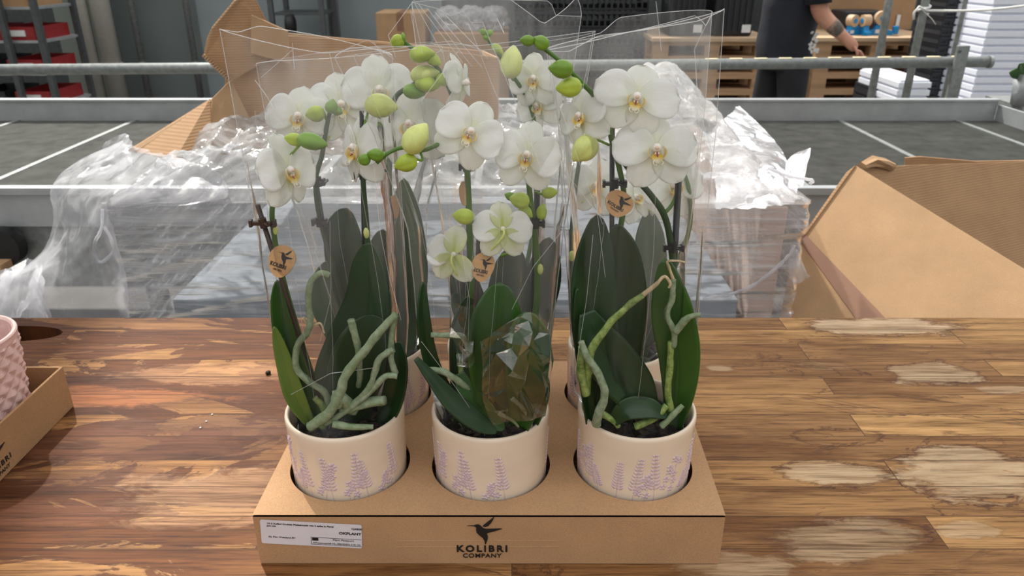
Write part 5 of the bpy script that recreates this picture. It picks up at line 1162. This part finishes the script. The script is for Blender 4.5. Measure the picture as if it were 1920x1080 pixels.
sheet([[(232, 262, 1.55), (290, 285, 1.45), (360, 300, 1.38), (420, 330, 1.34)],
       [(150, 300, 1.50), (215, 330, 1.38), (300, 345, 1.32), (420, 372, 1.29)],
       [(102, 345, 1.42), (165, 372, 1.31), (205, 385, 1.285), (222, 392, 1.285)],
       [(102, 430, 1.36), (160, 430, 1.27), (200, 430, 1.275), (215, 430, 1.285)],
       [(60, 490, 1.32), (140, 490, 1.24), (205, 500, 1.265), (235, 500, 1.285)],
       [(-30, 540, 1.30), (110, 560, 1.21), (200, 580, 1.25), (245, 580, 1.285)],
       [(-80, 700, 1.26), (90, 700, 1.19), (200, 700, 1.24), (250, 700, 1.285)]], 1.4, 'loose_corner', 3, .022)
sheet([[(60, 480, 1.33), (20, 500, 1.33), (-40, 505, 1.34)], [(100, 560, 1.26), (30, 570, 1.27), (-60, 580, 1.28)], [(110, 720, 1.22), (30, 720, 1.23), (-80, 720, 1.24)]], 1.3, 'loose_hem', 8, .03, 40, 40)
sheet([[(1385, 196, 1.95), (1350, 225, 1.8), (1320, 260, 1.7)], [(1440, 250, 1.75), (1400, 280, 1.6), (1330, 300, 1.55)], [(1475, 300, 1.55), (1440, 320, 1.42), (1340, 340, 1.4)], [(1505, 375, 1.33), (1450, 385, 1.29), (1340, 390, 1.29)]], 1.5, 'loose_top_right', 5, .03)
sheet([[(1470, 330, 1.42), (1495, 345, 1.38), (1504, 350, 1.36)], [(1475, 300, 1.44), (1500, 312, 1.40), (1510, 318, 1.38)], [(1495, 285, 1.46), (1510, 280, 1.43), (1519, 276, 1.42)]], 1.4, 'ragged_tip', 6, .012, 20, 20)
sheet([[(1482, 455, 1.29), (1496, 470, 1.28), (1500, 480, 1.28)], [(1478, 505, 1.28), (1500, 500, 1.27), (1512, 510, 1.27)], [(1486, 530, 1.28), (1500, 528, 1.27), (1520, 512, 1.27)]], 1.3, 'ragged_tip', 9, .012, 20, 20)
sheet([[(205, 262, 1.6), (235, 250, 1.58), (252, 262, 1.56)], [(180, 300, 1.55), (215, 290, 1.53), (250, 300, 1.5)], [(150, 330, 1.5), (200, 330, 1.45), (240, 330, 1.4)]], 1.5, 'ragged_tip', 12, .03, 24, 24)
# twisted strands of film
for k, pts in enumerate([[(192, 392, 1.265), (190, 430, 1.25), (180, 450, 1.245), (177, 475, 1.245), (190, 492, 1.245), (212, 470, 1.245), (207, 445, 1.245), (195, 425, 1.25)], [(1318, 560, 1.285), (1390, 545, 1.28), (1440, 515, 1.275), (1478, 480, 1.272), (1490, 460, 1.27)], [(1440, 315, 1.3), (1480, 330, 1.29), (1522, 338, 1.30), (1518, 345, 1.3)], [(380, 268, 1.62), (440, 290, 1.5), (520, 310, 1.42)]]):
    w3 = cr_spline([tuple(P(*p)) for p in pts], 40); MB().tube(w3, .0028, 8, wob=.6).build('film_strand', M['stretch_loose'], fr_root, smooth=True)

# ------------------------------------------------------------ big opened carton on the load
Yc = 1.78
bc = empty('cardboard_carton', P(650, 270, Yc), 'large opened brown carton with raised torn flaps on the wrapped load', 'box')
def panel(pts, name, mat='carton', t_=.006, par=None): return MB().slab([P(*p) for p in pts], t_).build(name, M[mat], par or bc, bevel=.0015)
panel([(415, 290, 1.66), (930, 290, 1.66), (935, 108, 1.70), (735, 82, 1.70), (560, 68, 1.70), (430, 60, 1.70)], 'front_panel')
panel([(415, 290, 1.66), (430, 60, 1.70), (520, 60, 2.10), (505, 230, 2.10)], 'side_panel', 'carton_out')
panel([(930, 290, 1.66), (935, 108, 1.70), (905, 95, 2.10), (900, 235, 2.10)], 'side_panel', 'carton_out')
panel([(505, 235, 2.10), (900, 235, 2.10), (905, 95, 2.10), (520, 60, 2.10)], 'back_panel', 'carton_out')
panel([(396, 186, 1.62), (395, 272, 1.55), (500, 290, 1.62), (432, 150, 1.66)], 'flap', 'carton_out')
panel([(240, 283, 1.50), (395, 186, 1.60), (397, 268, 1.52), (330, 300, 1.44)], 'flap')
panel([(244, 280, 1.493), (396, 188, 1.594), (396, 194, 1.594), (256, 283, 1.488)], 'flap_edge', 'carton_out', .004)
panel([(256, 286, 1.486), (396, 202, 1.590), (396, 207, 1.590), (268, 289, 1.482)], 'flap_edge', 'carton_out', .004)
panel([(441, 0, 1.66), (398, 52, 1.64), (388, 75, 1.64), (383, 102, 1.64), (435, 150, 1.655), (520, 100, 1.68), (500, 40, 1.68), (470, -20, 1.68)], 'raised_flap')
panel([(471, 27, 1.655), (540, 58, 1.66), (545, 120, 1.66), (470, 100, 1.65)], 'raised_flap', 'carton_out')
mb = MB()
for k in range(14): 
    f = k/13; c = P(383+50*f, 104+48*f, 1.637); mb.box(c, (.004, .012, .006), Matrix.Rotation(.8, 3, 'Y'))
mb.build('torn_corrugation', M['carton_out'], bc)

# ------------------------------------------------------------ tilted carton on the right
rc = empty('cardboard_carton', P(1750, 600, 1.3), 'tilted open brown carton with a dark tape strip, right of the wrapped load', 'box')
def plane3(a, b, c): a, b, c = P(*a), P(*b), P(*c); return a, (b-a).cross(c-a).normalized()
def onplane(pl, x, y, off=0):
    d = ray(x, y); t_ = (pl[0]-CO).dot(pl[1])/d.dot(pl[1]); s_ = 1 if d.dot(pl[1]) > 0 else -1; return CO+d*t_-pl[1]*off*s_
def rp(pl, pts, name, mat='carton_out', t_=.006, off=0, par=None): return MB().slab([onplane(pl, x, y, off) for x, y in pts], t_).build(name, M[mat], par or rc, bevel=.0012)
PF = plane3((1606, 312, 1.52), (1920, 505, 1.20), (1500, 560, 1.36))
rp(PF, [(1606, 312), (1512, 436), (1478, 520), (1455, 640), (1480, 700), (2080, 700), (2080, 603)], 'front_panel', 'carton_out', .006)
PI = plane3((1606, 312, 1.53), (1920, 300, 1.75), (1920, 505, 1.62))
rp(PI, [(1606, 314), (1700, 310), (1920, 303), (2150, 298), (2150, 640), (1606, 600)], 'inner_panel', 'carton', .006)
PB = plane3((1697, 297, 1.80), (2100, 300, 1.9), (2100, 420, 1.9))
rp(PB, [(1697, 295), (1725, 293), (1830, 302), (2100, 297), (2100, 420), (1697, 420)], 'far_flap', 'carton', .006)
rp(PF, [(1606, 312), (1588, 326), (1500, 452), (1514, 440)], 'folded_edge', 'carton', .008, .003)
mb = MB(); e = [P(1616, 313, 1.52), P(1636, 304, 1.54), P(1658, 306, 1.55), P(1674, 312, 1.56)]; mb.tube(e, .010, 10, wob=.7); mb.build('torn_edge', M['carton_out'], rc)
tp = [(1520, 440), (1498, 466), (1640, 600), (1720, 690), (1752, 690), (1660, 596)]
rp(PF, [(1500, 452), (1512, 442), (1656, 593), (1748, 690), (1670, 690), (1601, 593)], 'tape', 'tape', .001, .0045)

# ------------------------------------------------------------ person behind the rail
def skin(name, verts, edges, mat, parent, sub=2, root=0):
    me = bpy.data.meshes.new(name); me.from_pydata([v[:3] for v in verts], edges, []); o = bpy.data.objects.new(name, me); col.objects.link(o)
    o.modifiers.new('k', 'SKIN'); me.skin_vertices.new(name='') if not me.skin_vertices else None
    for i, v in enumerate(verts):
        r_ = v[3]; me.skin_vertices[0].data[i].radius = (r_, v[4] if len(v) > 4 else r_)
    me.skin_vertices[0].data[root].use_root = True
    s_ = o.modifiers.new('s', 'SUBSURF'); s_.levels = s_.render_levels = sub; me.materials.append(M[mat]); setparent(o, parent)
    dg = bpy.context.evaluated_depsgraph_get(); dg.update(); m2 = bpy.data.meshes.new_from_object(o.evaluated_get(dg)); o.modifiers.clear(); o.data = m2; m2.name = name
    for p in m2.polygons: p.use_smooth = True
    if not m2.materials: m2.materials.append(M[mat])
    return o
n = NT('skin'); v = n.coords(); f = n.noise(v, 8, 3); n.color(n.ramp(f, [(.3, lin((176, 122, 100))), (.7, lin((206, 152, 126)))])); n.setv(Roughness=.5); M['skin'] = n.m
n = NT('tattooed_skin'); v = n.coords(); f = n.noise(v, 22, 5, .7); n.color(n.ramp(f, [(.42, lin((88, 84, 76))), (.60, lin((160, 124, 104)))])); n.setv(Roughness=.5); M['tattoo'] = n.m
n = NT('black_cloth'); v = n.coords(); f = n.noise(v, 6, 4); n.color(n.ramp(f, [(.3, lin((20, 22, 30))), (.7, lin((32, 35, 45)))])); n.setv(Roughness=.85); n.bump(f, .5, .02); M['black_cloth'] = n.m
M['trouser'] = simple('dark_work_trousers', (24, 25, 30), .85, var=.2, scale=10); M['shoe'] = simple('dark_shoe', (30, 30, 32), .6); M['hair'] = simple('dark_hair', (42, 32, 26), .7)
PYD = 5.35; k_ = PYD
bx = P(1478, 60, PYD).x
pe = empty('person', (bx, PYD, -.9), 'person in a black t-shirt reaching down to the right with a tattooed forearm', 'person')
sh = Vector((bx+.06, PYD-.20, .50)); el = P(1534, 22, PYD-.22); wr = P(1583, 70, PYD-.24); hd = P(1598, 84, PYD-.25)
sh2 = Vector((bx-.02, PYD+.20, .50)); el2 = Vector((bx+.02, PYD+.26, .24)); wr2 = Vector((bx+.2, PYD+.22, .08))
V = [(bx, PYD, .06, .15, .12), (bx+.0, PYD, .25, .13, .13), (bx+.02, PYD, .42, .13, .17), (bx+.03, PYD, .54, .07), (bx+.06, PYD, .62, .052), (bx+.09, PYD, .70, .075), (bx+.10, PYD, .79, .088),
     (sh.x, sh.y, sh.z, .06), (el.x, el.y, el.z, .058), ((el.x+wr.x)/2-.01, el.y, (el.z+wr.z)/2+.008, .055), (wr.x, wr.y, wr.z, .036), (hd.x, hd.y, hd.z, .044, .026),
     (sh2.x, sh2.y, sh2.z, .06), (el2.x, el2.y, el2.z, .048), (wr2.x, wr2.y, wr2.z, .028),
     (bx+.02, PYD-.10, -.02, .085), (bx+.05, PYD-.11, -.42, .06), (bx+.0, PYD-.12, -.80, .042), (bx-.04, PYD+.10, -.02, .085), (bx-.06, PYD+.11, -.42, .06), (bx-.12, PYD+.12, -.80, .042),
     (hd.x+.035, hd.y, hd.z-.03, .03, .016)]
E = [(0, 1), (1, 2), (2, 3), (3, 4), (4, 5), (5, 6), (2, 7), (7, 8), (8, 9), (9, 10), (10, 11), (11, 21), (2, 12), (12, 13), (13, 14), (0, 15), (15, 16), (16, 17), (0, 18), (18, 19), (19, 20)]
body = skin('body', V, E, 'skin', pe)
d_ = (wr-el).normalized()
for j, (off, ln_, dn) in enumerate(((.030, .078, -.2), (.012, .088, -.35), (-.006, .082, -.5), (-.022, .066, -.7))):
    b = Vector((hd.x+.042, hd.y+off, hd.z-.034)); c1 = b+Vector((.030, 0, -.022+dn*.01)); c2 = c1+Vector((.010, 0, -.030)); c3 = c2+Vector((-.006, 0, -.022))
    skin('finger', [(*b, .0095), (*c1, .0092), (*c2, .0085), (*c3, .0075)], [(0, 1), (1, 2), (2, 3)], 'skin', body, 1)
b = hd+Vector((.0, -.026, -.006)); skin('thumb', [(*b, .011), (*(b+Vector((.018, -.014, -.026))), .010), (*(b+Vector((.030, -.012, -.056))), .0085)], [(0, 1), (1, 2)], 'skin', body, 1)
# tattooed sleeve of skin on the forearm
f0 = el+(wr-el)*.38; f1 = el+(wr-el)*.92; fm = (f0+f1)/2
skin('tattoo', [(*f0, .0575), (*(fm+Vector((-.004, 0, .004))), .053), (*f1, .041)], [(0, 1), (1, 2)], 'tattoo', body, 2)
def loft(mb, secs, n=28, sub=6):
    k = cr_spline(secs, (len(secs)-1)*sub); vs = []; fs = []
    for x, y, z, rx, ry in k:
        for j in range(n): a = 2*math.pi*j/n; w_ = 1+.03*math.sin(3*a+z*18)+.02*noise.noise(Vector((math.cos(a)*2, math.sin(a)*2, z*9))); vs.append((x+rx*math.cos(a)*w_, y+ry*math.sin(a)*w_, z))
    for i in range(len(k)-1):
        for j in range(n): fs.append((i*n+j, i*n+(j+1) % n, (i+1)*n+(j+1) % n, (i+1)*n+j))
    fs += [tuple(range(n)), tuple(range((len(k)-1)*n, len(k)*n))]; mb.add(vs, fs)
mb = MB(); loft(mb, [(bx-.01, PYD, -.16, .185, .185), (bx-.01, PYD, .0, .185, .185), (bx, PYD, .20, .19, .19), (bx+.02, PYD, .38, .17, .21), (bx+.03, PYD, .50, .11, .15), (bx+.04, PYD, .56, .07, .075)])
for s0, e0 in ((sh, el), (sh2, el2)):
    mb.tube([s0+Vector((-.03, 0, .0)), s0+(e0-s0)*.3, s0+(e0-s0)*.86], [.085, .088, .082], 20)
    mb.ell(s0+Vector((-.02, 0, -.01)), (.10, .10, .09))
mb.build('t_shirt', M['black_cloth'], pe, smooth=True)
mb = MB(); loft(mb, [(bx-.01, PYD, -.22, .15, .175), (bx-.01, PYD, -.12, .17, .18), (bx-.01, PYD, .0, .165, .17)])
for a_, b_, c_ in (((bx+.02, PYD-.095), (bx+.05, PYD-.11), (bx, PYD-.12)), ((bx-.03, PYD+.095), (bx-.06, PYD+.11), (bx-.12, PYD+.12))):
    loft(mb, [(c_[0], c_[1], -.84, .075, .07), (c_[0]+.01, c_[1], -.70, .075, .07), (b_[0], b_[1], -.45, .09, .085), (a_[0], a_[1], -.15, .115, .10)])
mb.build('trousers', M['trouser'], pe, smooth=True)
mb = MB(); rnd = random.Random(3)
for k in range(26):
    c = P(1524+rnd.uniform(-6, 10), 78+rnd.uniform(-18, 20), PYD-.16); mb.ell(c, (.012, .004, .008), Matrix.Rotation(rnd.random()*3, 3, 'Y'), 8, 5)
mb.build('shirt_print', M['whiteplastic'], pe)
for x, y in ((bx+.05, PYD-.12), (bx-.07, PYD+.12)):
    MB().ell((x, y, -.865), (.145, .05, .045), nu=16, nv=10, fn=lambda p, th, a: Vector((p.x, p.y, max(p.z, -.75)))).build('shoe', M['shoe'], pe, smooth=True)
hc = Vector((bx+.10, PYD, .77))
MB().ell(hc+Vector((-.012, 0, .02)), (.100, .083, .105), nu=24, nv=16, fn=lambda p, th, a: p if (p.z > -.1 or p.x < 0) else p*.8).build('hair', M['hair'], pe, smooth=True)
for s_ in (-1, 1): MB().ell(hc+Vector((.0, s_*.083, -.01)), (.018, .010, .030)).build('ear', M['skin'], body, smooth=True); MB().ell(hc+Vector((.082, s_*.032, .005)), (.010, .012, .009)).build('eye', M['whiteplastic'], body, smooth=True)
MB().ell(hc+Vector((.098, 0, -.02)), (.022, .014, .026)).build('nose', M['skin'], body, smooth=True); MB().ell(hc+Vector((.085, 0, -.062)), (.010, .026, .007)).build('mouth', M['skin'], body, smooth=True)

# ------------------------------------------------------------ unseen sheets and tubes added overhead to shape the sun patches
BLOCKER_Z = 3.1
def sunpt(px, py, z=0.0, zr=BLOCKER_Z): p = G(px, py, z); return p+sdir*((zr-p.z)/sdir.z)

n = NT('translucent_sun_blocker'); n.n.remove(n.b); tl = n.new('ShaderNodeBsdfTranslucent'); tl.inputs[0].default_value = (.80, .80, .79, 1); df = n.new('ShaderNodeBsdfDiffuse'); df.inputs[0].default_value = (.8, .8, .79, 1)
mx = n.new('ShaderNodeMixShader'); mx.inputs[0].default_value = .35; n.ln(tl.outputs[0], mx.inputs[1]); n.ln(df.outputs[0], mx.inputs[2]); n.ln(mx.outputs[0], n.out.inputs[0]); M['shade'] = n.m
SL = -.311                                            # gaps between the added sheets slant to shape the sun patch
def gx(x5, Y): return x5+SL*(Y-.5)
def sun_blocker(xl, xr, label, yend=1.16):
    pts = []
    for X, Y in ((xl, -2.2), (xr, -2.2), (xr, yend), (xl, yend)):
        p = Vector((gx(X, Y), Y, 0)); pts.append(p+sdir*(BLOCKER_Z/sdir.z))
    o = MB().slab(pts, .004).build('added_sun_blocker', M['shade']); tag(o, label, 'shade cloth', 'unseen white sheets added overhead to block sun')
sun_blocker(-4.5, -.46, 'unseen white sheet added overhead to block sun, left of the sunny gap'); sun_blocker(-.14, .93, 'unseen white sheet added overhead to block sun from the orchids'); sun_blocker(1.2, 5.0, 'unseen white sheet added overhead to block sun, right of the second gap')
for k, X in enumerate((-.46, -.14, .93, 1.2)):
    a = Vector((gx(X, -2.2), -2.2, 0))+sdir*(BLOCKER_Z/sdir.z); b = Vector((gx(X, 1.16), 1.16, 0))+sdir*(BLOCKER_Z/sdir.z)
    q = MB().tube([a, b], .02, 8).build('blocker_edge_tube', M['alu']); tag(q, ('leftmost', 'second', 'third', 'rightmost')[k]+' thin unseen tube added along the edge of an overhead sun blocker', 'tube', 'tubes added along the sun blockers')
